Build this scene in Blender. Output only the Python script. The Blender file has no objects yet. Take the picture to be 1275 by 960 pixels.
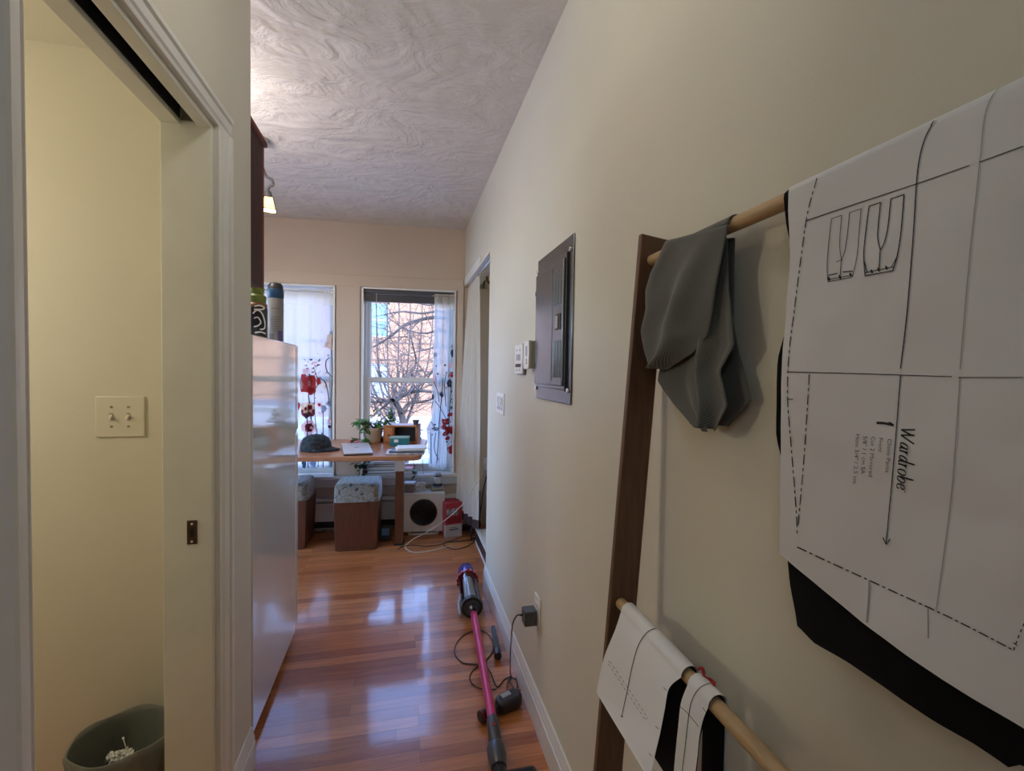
import bpy, bmesh, math, random
from math import radians as rad, sin, cos, pi, sqrt, atan2, hypot
from mathutils import Vector as V, Matrix as MX, noise as NZ
SC = bpy.context.scene
COL = SC.collection
random.seed(7)

# ------------------------------------------------------------------ camera (surveyed from the photo)
FPX, YAW, PIT, ROL, EYE = 575.0, .2315, .0301, .0160, 1.367
_f = V((sin(YAW)*cos(PIT), cos(YAW)*cos(PIT), -sin(PIT)))
_r0 = V((cos(YAW), -sin(YAW), 0)); _u0 = _r0.cross(_f)
_r = _r0*cos(ROL) + _u0*sin(ROL); _u = _u0*cos(ROL) - _r0*sin(ROL)
EYEP = V((0, 0, EYE))
def ray(x, y): return _f + _r*((x-637.5)/FPX) - _u*((y-480)/FPX)
# a pixel of the photo measured on a known plane of the room
def aX(x, y, X): d = ray(x, y); return EYEP + d*(X/d.x)
def aY(x, y, Y): d = ray(x, y); return EYEP + d*(Y/d.y)
def aZ(x, y, Z): d = ray(x, y); return EYEP + d*((Z-EYE)/d.z)
KB = .06; YB = 4.03 + .515*KB           # the back wall runs slightly out of square: Y = YB - KB*X
AB = -math.atan(KB)
def aB(x, y, off=0):
    d = ray(x, y); return EYEP + d*((YB-off)/(d.y+KB*d.x))
BWM = MX.Translation((0, YB, 0)) @ MX.Rotation(AB, 4, 'Z')     # local x along the wall, local -y into the room
cd = bpy.data.cameras.new('camera'); cam = bpy.data.objects.new('camera', cd); COL.objects.link(cam)
cd.sensor_width = 36; cd.lens = FPX*36/1275; cd.clip_start = .02; cd.clip_end = 200
cam.matrix_world = MX.Translation(EYEP) @ MX((( _r.x,_u.x,-_f.x,0),(_r.y,_u.y,-_f.y,0),(_r.z,_u.z,-_f.z,0),(0,0,0,1)))
SC.camera = cam

# ------------------------------------------------------------------ materials
def node(nt, t, **kw):
    n = nt.nodes.new(t)
    for k, v in kw.items():
        if k in n.inputs: n.inputs[k].default_value = v
        else: setattr(n, k, v)
    return n
def c4(c): return (c[0], c[1], c[2], 1)
def M(name, col, rough=.5, metal=0., var=.06, vs=12., bump=0., bs=60., coat=0., spec=.5, stretch=None, col2=None, trans=0., sheen=0., dist=0., emit=0.):
    m = bpy.data.materials.new(name); m.use_nodes = True; nt = m.node_tree
    b = nt.nodes['Principled BSDF']
    b.inputs['Roughness'].default_value = rough; b.inputs['Metallic'].default_value = metal
    b.inputs['Coat Weight'].default_value = coat; b.inputs['Coat Roughness'].default_value = .08
    b.inputs['Specular IOR Level'].default_value = spec; b.inputs['Sheen Weight'].default_value = sheen
    b.inputs['Transmission Weight'].default_value = trans
    tc = node(nt, 'ShaderNodeTexCoord'); src = tc.outputs['Object']
    if stretch:
        mp = node(nt, 'ShaderNodeMapping'); mp.inputs['Scale'].default_value = stretch
        nt.links.new(src, mp.inputs['Vector']); src = mp.outputs['Vector']
    nz = node(nt, 'ShaderNodeTexNoise', Scale=vs, Detail=5., Roughness=.6, Distortion=dist); nt.links.new(src, nz.inputs['Vector'])
    rp = node(nt, 'ShaderNodeValToRGB')
    c2 = col2 or tuple(min(1, x*(1+var)) for x in col); c1 = col if col2 else tuple(x*(1-var) for x in col)
    rp.color_ramp.elements[0].position = .35; rp.color_ramp.elements[1].position = .65
    rp.color_ramp.elements[0].color = c4(c1); rp.color_ramp.elements[1].color = c4(c2)
    nt.links.new(nz.outputs['Fac'], rp.inputs['Fac']); nt.links.new(rp.outputs['Color'], b.inputs['Base Color'])
    if emit:
        b.inputs['Emission Strength'].default_value = emit; nt.links.new(rp.outputs['Color'], b.inputs['Emission Color'])
    if bump:
        n2 = node(nt, 'ShaderNodeTexNoise', Scale=bs, Detail=6.); nt.links.new(src, n2.inputs['Vector'])
        bp = node(nt, 'ShaderNodeBump', Strength=bump, Distance=.01); nt.links.new(n2.outputs['Fac'], bp.inputs['Height'])
        nt.links.new(bp.outputs['Normal'], b.inputs['Normal'])
    return m
def sheer(name, col, transp, transl=.5, weave=0):
    m = bpy.data.materials.new(name); m.use_nodes = True; nt = m.node_tree; nt.nodes.clear()
    out = node(nt, 'ShaderNodeOutputMaterial'); d = node(nt, 'ShaderNodeBsdfDiffuse', Color=c4(col)); t = node(nt, 'ShaderNodeBsdfTranslucent', Color=c4(col))
    x = node(nt, 'ShaderNodeMixShader', Fac=transl); nt.links.new(d.outputs[0], x.inputs[1]); nt.links.new(t.outputs[0], x.inputs[2])
    tp = node(nt, 'ShaderNodeBsdfTransparent'); y = node(nt, 'ShaderNodeMixShader', Fac=transp)
    nt.links.new(x.outputs[0], y.inputs[1]); nt.links.new(tp.outputs[0], y.inputs[2]); nt.links.new(y.outputs[0], out.inputs[0])
    tc = node(nt, 'ShaderNodeTexCoord'); nz = node(nt, 'ShaderNodeTexNoise', Scale=220., Detail=2.); nt.links.new(tc.outputs['Object'], nz.inputs['Vector'])
    bp = node(nt, 'ShaderNodeBump', Strength=.15, Distance=.002); nt.links.new(nz.outputs['Fac'], bp.inputs['Height']); nt.links.new(bp.outputs['Normal'], d.inputs['Normal'])
    return m
def glass(name, col=(1, 1, 1), refl=.08):
    m = bpy.data.materials.new(name); m.use_nodes = True; nt = m.node_tree; nt.nodes.clear()
    out = node(nt, 'ShaderNodeOutputMaterial'); t = node(nt, 'ShaderNodeBsdfTransparent', Color=c4(col)); g = node(nt, 'ShaderNodeBsdfGlossy', Roughness=.02)
    lw = node(nt, 'ShaderNodeLayerWeight', Blend=refl); x = node(nt, 'ShaderNodeMixShader'); nt.links.new(lw.outputs['Fresnel'], x.inputs[0])
    nt.links.new(t.outputs[0], x.inputs[1]); nt.links.new(g.outputs[0], x.inputs[2]); nt.links.new(x.outputs[0], out.inputs[0]); return m
def floor_mat():
    m = M('floor_oak', (.3, .1, .04), .2); nt = m.node_tree; b = nt.nodes['Principled BSDF']
    tc = node(nt, 'ShaderNodeTexCoord'); br = node(nt, 'ShaderNodeTexBrick', Scale=1.)
    br.inputs['Color1'].default_value = (.40, .13, .036, 1); br.inputs['Color2'].default_value = (.74, .31, .11, 1); br.inputs['Mortar'].default_value = (.09, .03, .012, 1)
    br.inputs['Brick Width'].default_value = .72; br.inputs['Row Height'].default_value = .057; br.inputs['Mortar Size'].default_value = .0006; br.inputs['Bias'].default_value = -.1
    br.offset = .37; br.offset_frequency = 3; br.squash = 1.4; br.squash_frequency = 4
    nt.links.new(tc.outputs['Object'], br.inputs['Vector'])
    mp = node(nt, 'ShaderNodeMapping'); mp.inputs['Scale'].default_value = (2.5, 42, 1); nt.links.new(tc.outputs['Object'], mp.inputs['Vector'])
    nz = node(nt, 'ShaderNodeTexNoise', Scale=1.6, Detail=8., Roughness=.65, Distortion=.6); nt.links.new(mp.outputs[0], nz.inputs['Vector'])
    rp = node(nt, 'ShaderNodeValToRGB'); rp.color_ramp.elements[0].position = .3; rp.color_ramp.elements[1].position = .7
    rp.color_ramp.elements[0].color = (.62, .56, .52, 1); rp.color_ramp.elements[1].color = (1.15, 1.12, 1.1, 1); nt.links.new(nz.outputs['Fac'], rp.inputs['Fac'])
    mx = node(nt, 'ShaderNodeMix', data_type='RGBA', blend_type='MULTIPLY'); mx.inputs[0].default_value = 1
    nt.links.new(br.outputs['Color'], mx.inputs[6]); nt.links.new(rp.outputs['Color'], mx.inputs[7]); nt.links.new(mx.outputs[2], b.inputs['Base Color'])
    b.inputs['Roughness'].default_value = .32; b.inputs['Coat Weight'].default_value = .75; b.inputs['Coat Roughness'].default_value = .09
    nw = node(nt, 'ShaderNodeTexNoise', Scale=9., Detail=3.); nt.links.new(tc.outputs['Object'], nw.inputs['Vector'])
    ad = node(nt, 'ShaderNodeMath', operation='MULTIPLY_ADD'); nt.links.new(br.outputs['Fac'], ad.inputs[0]); ad.inputs[1].default_value = -.7; nt.links.new(nw.outputs['Fac'], ad.inputs[2])
    bp = node(nt, 'ShaderNodeBump', Strength=.2, Distance=.004); nt.links.new(ad.outputs[0], bp.inputs['Height']); nt.links.new(bp.outputs['Normal'], b.inputs['Normal']); nt.links.new(bp.outputs['Normal'], b.inputs['Coat Normal'])
    return m
def ceil_mat():
    m = M('ceiling_plaster', (.74, .69, .645), .5, var=.05, vs=1.6, dist=2.5); nt = m.node_tree; b = nt.nodes['Principled BSDF']
    tc = node(nt, 'ShaderNodeTexCoord')
    n1 = node(nt, 'ShaderNodeTexNoise', Scale=1.7, Detail=2., Distortion=3.5); nt.links.new(tc.outputs['Object'], n1.inputs['Vector'])
    mp = node(nt, 'ShaderNodeMapping'); mp.inputs['Scale'].default_value = (1, 1.7, 1); mp.inputs['Rotation'].default_value = (0, 0, .5); nt.links.new(tc.outputs['Object'], mp.inputs['Vector'])
    n2 = node(nt, 'ShaderNodeTexNoise', Scale=2.6, Detail=9., Roughness=.6, Distortion=3.2); nt.links.new(mp.outputs[0], n2.inputs['Vector'])
    ml = node(nt, 'ShaderNodeMath', operation='MULTIPLY'); nt.links.new(n1.outputs['Fac'], ml.inputs[0]); nt.links.new(n2.outputs['Fac'], ml.inputs[1])
    bp = node(nt, 'ShaderNodeBump', Strength=.7, Distance=.07); nt.links.new(ml.outputs[0], bp.inputs['Height']); nt.links.new(bp.outputs['Normal'], b.inputs['Normal'])
    return m
def brick_mat():
    m = M('brick_facade', (.5, .25, .18), .9); nt = m.node_tree; b = nt.nodes['Principled BSDF']
    tc = node(nt, 'ShaderNodeTexCoord'); mp = node(nt, 'ShaderNodeMapping'); mp.inputs['Rotation'].default_value = (pi/2, 0, 0); nt.links.new(tc.outputs['Object'], mp.inputs['Vector'])
    br = node(nt, 'ShaderNodeTexBrick', Scale=1.); br.inputs['Color1'].default_value = (.17, .08, .046, 1); br.inputs['Color2'].default_value = (.22, .112, .068, 1); br.inputs['Mortar'].default_value = (.24, .17, .125, 1)
    br.inputs['Brick Width'].default_value = .22; br.inputs['Row Height'].default_value = .075; br.inputs['Mortar Size'].default_value = .008
    nt.links.new(mp.outputs[0], br.inputs['Vector']); nt.links.new(br.outputs['Color'], b.inputs['Base Color']); return m
def weave_mat(name, a, bcol, sc=900, ang=.7, rough=.9):
    m = M(name, a, rough, sheen=.2); nt = m.node_tree; b = nt.nodes['Principled BSDF']
    tc = node(nt, 'ShaderNodeTexCoord'); mp = node(nt, 'ShaderNodeMapping'); mp.inputs['Rotation'].default_value = (ang, 0, 0); nt.links.new(tc.outputs['Object'], mp.inputs['Vector'])
    w = node(nt, 'ShaderNodeTexWave', Scale=sc, Distortion=.4); w.bands_direction = 'Z'; nt.links.new(mp.outputs[0], w.inputs['Vector'])
    mx = node(nt, 'ShaderNodeMix', data_type='RGBA'); mx.inputs[6].default_value = c4(a); mx.inputs[7].default_value = c4(bcol)
    nt.links.new(w.outputs['Fac'], mx.inputs[0]); nt.links.new(mx.outputs[2], b.inputs['Base Color']); return m

PAINT = M('cream_wall_paint', (.66, .635, .54), .62, var=.015, vs=3, bump=.04, bs=180)
PAINTB = M('beige_wall_paint', (.58, .47, .375), .65, var=.02, vs=3, bump=.04, bs=180)
TRIM = M('white_trim_paint', (.79, .79, .76), .35, var=.02, vs=5)
TRIMC = M('cool_white_trim', (.74, .74, .73), .35, var=.02, vs=5)
JAMB = M('cream_jamb_paint', (.76, .77, .70), .42, var=.04, vs=4)
FLOOR = floor_mat(); CEIL = ceil_mat(); BRICK = brick_mat()
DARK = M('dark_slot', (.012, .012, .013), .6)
BLACK = M('black_plastic', (.018, .018, .02), .38)
BLACKG = M('black_gloss_plastic', (.014, .015, .02), .16)
CHAR = M('charcoal_plastic', (.07, .07, .075), .5)
GREYP = M('grey_plastic', (.35, .35, .36), .4)
WHITEP = M('white_plastic', (.78, .78, .75), .35, var=.02)
IVORY = M('ivory_plastic', (.68, .65, .54), .35, var=.02)
STEEL = M('brushed_steel', (.20, .21, .225), .26, .85, var=.03, vs=3)
CHROME = M('chrome_metal', (.75, .75, .76), .15, 1)
BRONZE = M('aged_bronze', (.11, .07, .045), .45, .8)
FRIDGEW = M('white_enamel', (.70, .70, .69), .07, var=.01, bump=.012, bs=5, coat=.6, spec=.6)
RAILW = M('walnut_stained_wood', (.13, .065, .035), .5, var=.22, vs=9, stretch=(14, 14, 1.2))
RODW = M('pale_beech_rod', (.50, .35, .19), .45, var=.12, vs=8, stretch=(20, 1.5, 20))
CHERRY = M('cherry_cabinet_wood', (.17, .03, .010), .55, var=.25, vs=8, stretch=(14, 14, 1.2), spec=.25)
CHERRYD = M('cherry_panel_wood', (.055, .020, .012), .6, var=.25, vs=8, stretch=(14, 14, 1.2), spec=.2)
TABLEW = M('orange_wood_top', (.42, .19, .09), .3, var=.15, vs=6, stretch=(1.2, 16, 16), coat=.2)
STOOLW = M('brown_stool_wood', (.115, .036, .014), .42, var=.2, vs=7, stretch=(14, 14, 1.5))
ORANGEW = M('orange_box_wood', (.42, .15, .045), .45, var=.18, vs=7, stretch=(2, 14, 14))
LEGW = M('table_leg_wood', (.14, .05, .02), .4, var=.2, vs=7, stretch=(14, 14, 1.2))
PAPER = M('pattern_paper', (.73, .75, .78), .75, var=.015, vs=6, bump=.05, bs=14)
INK = M('ink_black', (.012, .012, .014), .7); INKG = M('ink_grey', (.16, .16, .17), .7); CREASE = M('crease_grey', (.36, .36, .35), .8)
BLKF = M('black_fabric', (.006, .006, .007), .95, var=.2, vs=40, sheen=.05, spec=.1)
GREYF = weave_mat('grey_striped_cotton', (.055, .058, .053), (.15, .155, .145), 105, .75)
REDT = M('red_thread', (.35, .015, .02), .7)
SHEERW = sheer('sheer_white_cloth', (.56, .57, .57), .2, .58)
SHEERH = sheer('curtain_header_cloth', (.74, .70, .62), .08, .42)
LINEN = sheer('cream_linen_curtain', (.72, .68, .62), .0, .3)
def prn(n, c): return sheer(n, c, .03, .45)
P_RED = prn('print_poppy_red', (.40, .03, .03)); P_PINK = prn('print_pale_pink', (.85, .55, .55)); P_DK = prn('print_dark_stem', (.05, .055, .09)); P_PEACH = prn('print_peach', (.85, .6, .45)); P_GREY = prn('print_grey_leaf', (.30, .34, .42)); P_MAR = prn('print_maroon', (.16, .015, .03))
GLASS = glass('window_glass'); BOTG = glass('clear_plastic', (.95, .96, .97), .35)
MAG = M('magenta_metal_tube', (.62, .05, .15), .3, .3); PURP = M('purple_blue_metal', (.13, .12, .50), .2, .75, col2=(.22, .20, .62))
REDP = M('dark_red_plastic', (.30, .01, .015), .3); NICK = M('dark_nickel_plastic', (.085, .09, .10), .3, .5)
LEAF = M('plant_leaf_green', (.06, .17, .03), .45, var=.4, vs=20); LEAFD = M('dark_leaf_green', (.02, .05, .02), .5, var=.4, vs=20); STEM = M('vine_stem', (.10, .12, .04), .6)
SOIL = M('dark_soil', (.03, .02, .015), .95); POT = M('tan_pot_clay', (.42, .29, .19), .6); 
SNOW = M('snowy_ground', (.16, .15, .15), .9, col2=(.66, .66, .68), vs=.55); BARK = M('grey_bark', (.048, .037, .036), .9, var=.3, vs=9)
BLUEW = M('bright_blue_shade', (.035, .15, .26), .35, var=.25, vs=1.5); GREYW = M('dull_grey_glass', (.13, .15, .20), .3, var=.3, vs=1.5); STONE = M('dull_stone_band', (.085, .055, .05), .8); WFRAME = M('facade_window_frame', (.30, .30, .33), .6)
CARG = M('grey_car_paint', (.07, .09, .12), .35, .2)

# ------------------------------------------------------------------ mesh building
WM = {}
def wmat(o): return WM.get(o.name, MX.Identity(4)) if o else MX.Identity(4)
class MB:
    def __init__(s, T=None): s.v = []; s.f = []; s.m = []; s.k = 0; s.T = T or MX.Identity(4)
    def add(s, vs, fs, k=None):
        n = len(s.v); s.v += [s.T @ V(p) for p in vs]; s.f += [tuple(n+i for i in f) for f in fs]; s.m += [s.k if k is None else k]*len(fs); return s
    def box(s, x0, x1, y0, y1, z0, z1, k=None):
        return s.add([(x0,y0,z0),(x1,y0,z0),(x1,y1,z0),(x0,y1,z0),(x0,y0,z1),(x1,y0,z1),(x1,y1,z1),(x0,y1,z1)], [(0,3,2,1),(4,5,6,7),(0,1,5,4),(1,2,6,5),(2,3,7,6),(3,0,4,7)], k)
    def quadbox(s, bot, top, k=None):       # 4 bottom + 4 top corners
        return s.add(list(bot)+list(top), [(0,3,2,1),(4,5,6,7),(0,1,5,4),(1,2,6,5),(2,3,7,6),(3,0,4,7)], k)
    def prism(s, pts, d, k=None):           # planar outline pushed along vector d
        n = len(pts); d = V(d); a = [V(p) for p in pts]
        return s.add(a+[p+d for p in a], [tuple(range(n))[::-1], tuple(range(n, 2*n))]+[(i,(i+1)%n,(i+1)%n+n,i+n) for i in range(n)], k)
    def tube(s, pts, r, n=10, k=None, caps=True):
        pts = [V(p) for p in pts]; N = len(pts); rs = r if isinstance(r, (list, tuple)) else [r]*N
        up = None; vs = []
        for i, p in enumerate(pts):
            t = (pts[min(i+1, N-1)]-pts[max(i-1, 0)]).normalized()
            if up is None: up = t.orthogonal().normalized()
            up = (up - t*up.dot(t)); up = up.normalized() if up.length > 1e-6 else t.orthogonal().normalized()
            w = t.cross(up)
            for j in range(n): a = 2*pi*j/n; vs.append(p + (up*cos(a)+w*sin(a))*rs[i])
        fs = [(i*n+j, i*n+(j+1)%n, (i+1)*n+(j+1)%n, (i+1)*n+j) for i in range(N-1) for j in range(n)]
        if caps: fs += [tuple(range(n))[::-1], tuple((N-1)*n+j for j in range(n))]
        return s.add(vs, fs, k)
    def cyl(s, a, b, r, r2=None, n=24, k=None): return s.tube([a, b], [r, r if r2 is None else r2], n, k)
    def lathe(s, prof, n=28, k=None, c=(0,0,0), sx=1, sy=1):   # (r, z) profile about z
        vs = []; c = V(c)
        for r, z in prof:
            for j in range(n): a = 2*pi*j/n; vs.append((c.x+r*cos(a)*sx, c.y+r*sin(a)*sy, c.z+z))
        m = len(prof); fs = [(i*n+j, i*n+(j+1)%n, (i+1)*n+(j+1)%n, (i+1)*n+j) for i in range(m-1) for j in range(n)]
        if prof[0][0] > 1e-5: fs.append(tuple(range(n))[::-1])
        if prof[-1][0] > 1e-5: fs.append(tuple((m-1)*n+j for j in range(n)))
        return s.add(vs, fs, k)
    def grid(s, fn, nu, nv, k=None, kf=None):
        vs = [fn(i/nu, j/nv) for j in range(nv+1) for i in range(nu+1)]; n = len(s.v); s.v += [s.T @ V(p) for p in vs]
        for j in range(nv):
            for i in range(nu):
                a = j*(nu+1)+i; s.f.append((n+a, n+a+1, n+a+nu+2, n+a+nu+1)); s.m.append(kf((i+.5)/nu, (j+.5)/nv) if kf else (s.k if k is None else k))
        return s
    def out(s, name, mats, parent=None, bevel=0., seg=2, solid=0., sub=0, sharp=38, flat=False, label=None):
        me = bpy.data.meshes.new(name); o = bpy.data.objects.new(name, me); COL.objects.link(o)
        if parent:
            o.parent = parent; W = wmat(parent); inv = W.inverted(); pts = [inv @ p for p in s.v]; WM[o.name] = W
        else:
            lo = [min(p[i] for p in s.v) for i in range(3)]; hi = [max(p[i] for p in s.v) for i in range(3)]
            b = V(((lo[0]+hi[0])/2, (lo[1]+hi[1])/2, lo[2])); pts = [p-b for p in s.v]; o.location = b; WM[o.name] = MX.Translation(b)
        me.from_pydata([tuple(p) for p in pts], [], s.f); 
        for m in (mats if isinstance(mats, (list, tuple)) else [mats]): me.materials.append(m)
        me.polygons.foreach_set('material_index', s.m); me.validate(); me.update()
        bm = bmesh.new(); bm.from_mesh(me); bmesh.ops.remove_doubles(bm, verts=bm.verts, dist=1e-5)
        if not solid and not flat: bmesh.ops.recalc_face_normals(bm, faces=bm.faces)
        bm.to_mesh(me); bm.free()
        for p in me.polygons: p.use_smooth = True
        me.set_sharp_from_angle(angle=rad(sharp))
        if solid: md = o.modifiers.new('thick', 'SOLIDIFY'); md.thickness = solid; md.offset = 0
        if bevel: md = o.modifiers.new('bevel', 'BEVEL'); md.width = bevel; md.segments = seg; md.limit_method = 'ANGLE'; md.angle_limit = rad(40); md.harden_normals = False
        if sub: md = o.modifiers.new('sub', 'SUBSURF'); md.levels = sub; md.render_levels = sub
        if label: o['label'] = label
        return o
def thing(name, label, cat, loc=(0,0,0), rz=0., group=None):
    o = bpy.data.objects.new(name, None); COL.objects.link(o); o.location = loc; o.rotation_euler = (0,0,rz); o.empty_display_size = .05
    o['label'] = label; o['category'] = cat
    if group: o['group'] = group
    WM[o.name] = MX.Translation(V(loc)) @ MX.Rotation(rz, 4, 'Z'); return o
def tag(o, label, cat, group=None, kind=None):
    o['label'] = label; o['category'] = cat
    if group: o['group'] = group
    if kind: o['kind'] = kind
    return o
def struct(o, label): o['kind'] = 'structure'; o['label'] = label; o['category'] = o.name.split('_')[0]; return o
def spl(pts, n=8):                        # Catmull-Rom through points
    P = [V(p) for p in pts]; out = []
    for i in range(len(P)-1):
        a, b, c, d = P[max(i-1,0)], P[i], P[i+1], P[min(i+2,len(P)-1)]
        for j in range(n):
            t = j/n; out.append(.5*((2*b)+(c-a)*t+(2*a-5*b+4*c-d)*t*t+(3*b-a-3*c+d)*t**3))
    return out+[P[-1]]
def rrect(w, h, r, n=5):                  # rounded rectangle outline centred on 0
    o = []
    for cx, cy, a0 in ((w/2-r, h/2-r, 0), (-w/2+r, h/2-r, 90), (-w/2+r, -h/2+r, 180), (w/2-r, -h/2+r, 270)):
        for i in range(n+1): a = rad(a0+90*i/n); o.append((cx+r*cos(a), cy+r*sin(a)))
    return o
def ribbon(mb, pts, w, fn, k):            # flat stroke: pts in surface coordinates, fn maps them on to the surface
    n = len(pts); L = []
    for i in range(n):
        a = pts[max(i-1,0)]; b = pts[min(i+1,n-1)]; dx, dy = b[0]-a[0], b[1]-a[1]; l = hypot(dx, dy) or 1; ww = (w(dx/l, dy/l, i/(n-1)) if callable(w) else w)/2
        L += [fn(pts[i][0]-dy/l*ww, pts[i][1]+dx/l*ww), fn(pts[i][0]+dy/l*ww, pts[i][1]-dx/l*ww)]
    mb.add(L, [(2*i, 2*i+1, 2*i+3, 2*i+2) for i in range(n-1)], k)
def sp2(pts, n=6): return [(p.x, p.y) for p in spl([(a, b, 0) for a, b in pts], n)]
# ------------------------------------------------------------------ the setting
A = .515; BL = -.495; H = 2.585; YE = 2.83; HC = 2.107
X0, Y0 = -2.7, -2.1
struct(MB().box(X0-.2, 1.6, Y0-.2, 4.35, -.12, 0).out('floor', FLOOR), 'reddish strip oak floor with boards running across the corridor')
struct(MB().box(X0-.2, 1.6, Y0-.2, 4.35, H, H+.15).out('ceiling', CEIL), 'grey white ceiling with swirled plaster texture')
def wing():
    m = MB(); m.box(A, A+.115, Y0, YE, 0, H); m.box(A, A+.115, YE, YB-KB*.6+.04, HC, H); return m
struct(wing().out('wall_right', PAINT), 'cream wall to the right of the corridor with the closet header')
# closet interior behind the right wall
struct(MB().box(1.25, 1.37, 2.55, 4.1, 0, H).box(A+.115, 1.25, 2.55, 2.66, 0, H).out('wall_closet', PAINT), 'olive cream closet wall behind the curtain')
# back wall with its two window openings, built in its own slightly turned frame
W1 = (-1.45, -.555); W2 = (-.343, .440); ZS, ZH = .472, 2.055
m = MB(BWM); T = .17
m.box(-2.95, 1.5, 0, T, -.0, ZS-.03); m.box(-2.95, 1.5, 0, T, ZH, H)
for a, b in ((-2.95, W1[0]), (W1[1], W2[0]), (W2[1], 1.5)): m.box(a, b, 0, T, ZS-.03, ZH)
struct(m.out('wall_back', PAINTB), 'beige wall at the end of the room holding two windows')
m = MB(BWM); m.box(-2.6, .505, -.018, 0, ZH+.005, 2.15)
m.box(W1[1]+.012, W2[0]-.012, -.018, 0, ZS, ZH+.005); m.box(W2[1]+.012, .505, -.018, 0, ZS, ZH+.005); m.box(W1[0]-.09, W1[0]-.012, -.018, 0, ZS, ZH+.005)
struct(m.out('trim_1', PAINTB, bevel=.003), 'beige painted flat boards framing both windows')
m = MB(BWM); m.box(W1[0]-.1, .50, -.05, .08, ZS-.03, ZS); m.box(W1[0]-.1, .50, -.016, 0, ZS-.10, ZS-.03)
struct(m.out('trim_2', TRIMC, bevel=.006), 'white sill board running under both windows')
for i, (wx, nm) in enumerate(((W1, 'left window behind the poppy curtain'), (W2, 'right window with a lowered dark blind and bare trees outside'))):
    w = thing('window_%d' % (i+1), nm, 'window', BWM @ V((sum(wx)/2, 0, ZS)), AB); w['kind'] = 'structure'
    a, b = wx; m = MB(BWM)
    m.box(a, a+.014, -.022, T, ZS, ZH); m.box(b-.014, b, -.022, T, ZS, ZH); m.box(a, b, -.022, T, ZH-.014, ZH)
    for x0, x1 in ((a+.014, a+.036), (b-.036, b-.014)): m.box(x0, x1, .045, .06, ZS, ZH-.014); m.box(x0, x1, .10, .125, ZS, ZH-.014)
    m.box(a+.014, b-.014, .08, T, ZS, ZS+.018)
    m.out('window_frame', TRIMC, w, bevel=.002)
    for nm2, y0, y1, z0, z1 in (('upper_sash', .10, .13, 1.255, ZH-.02), ('lower_sash', .062, .092, ZS+.018, 1.298)):
        m = MB(BWM); s = .042; x0, x1 = a+.02, b-.02
        m.box(x0, x0+s, y0, y1, z0, z1); m.box(x1-s, x1, y0, y1, z0, z1); m.box(x0+s, x1-s, y0, y1, z0, z0+(.055 if 'low' in nm2 else .036)); m.box(x0+s, x1-s, y0, y1, z1-.036, z1)
        sa = m.out(nm2, TRIMC, w, bevel=.003)
        MB(BWM).box(x0+s-.004, x1-s+.004, (y0+y1)/2-.002, (y0+y1)/2+.002, z0+.03, z1-.03).out('pane', GLASS, sa)
# left wall with the pocket door opening, bathroom behind, kitchen partition beyond
DY0, DY1, DH = .749, 1.394, 2.005; LT = -.613; YL = 1.70
m = MB(); m.box(LT, BL, .70, DY0, 0, H); m.box(LT, BL, DY1, YL, 0, H)
m.box(-.528, BL, DY0, DY1, DH, H); m.box(LT, -.567, DY0, DY1, DH, H); m.box(-.567, -.528, DY0, DY1, DH+.09, H)
struct(m.out('wall_left', PAINT), 'cream wall with the pocket doorway left of the corridor')
struct(MB().box(X0, LT, 1.66, YL, 0, H).out('wall_bathroom', PAINT), 'warm cream bathroom wall seen through the doorway')
struct(MB().box(X0, LT, .70, .80, 0, H).out('wall_near', PAINT), 'cream wall turning away left of the doorway')
struct(MB().box(X0, LT, .80, 1.66, 2.308, 2.34).out('ceiling_bathroom', PAINT), 'low cream bathroom ceiling')
m = MB(); SY0, SY1, SZ0, SZ1 = 1.9, 3.9, .45, 2.3
m.box(X0-.15, X0, Y0, SY0, 0, H); m.box(X0-.15, X0, SY1, 4.3, 0, H)
for a, b in ((SY0, SY1),): m.box(X0-.15, X0, a, b, 0, SZ0); m.box(X0-.15, X0, a, b, SZ1, H)
struct(m.out('wall_side', PAINT), 'cream side wall of the kitchen')
for nm, lb, a, b in (('window_3', 'wide unseen kitchen side window added to let in daylight', SY0, SY1),):  # made-up window out of view, brings extra daylight into the kitchen
    w = thing(nm, lb, 'window', (X0, (a+b)/2, SZ0)); w['kind'] = 'structure'; m = MB(); c = (a+b)/2
    for p, q in ((a, a+.05), (b-.05, b), (c-.04, c+.04)): m.box(X0-.12, X0-.06, p, q, SZ0, SZ1)
    m.box(X0-.119, X0-.061, a+.001, b-.001, SZ0, SZ0+.05); m.box(X0-.119, X0-.061, a+.001, b-.001, SZ1-.05, SZ1); m.box(X0-.1185, X0-.0615, a+.001, b-.001, 1.42, 1.47)
    m.out('window_frame', TRIMC, w); MB().box(X0-.092, X0-.088, a+.02, b-.02, SZ0+.02, SZ1-.02).out('pane', GLASS, w)
struct(MB().box(X0, A+.12, Y0-.12, Y0, 0, H).out('wall_rear', PAINT), 'cream wall behind the camera')
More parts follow.
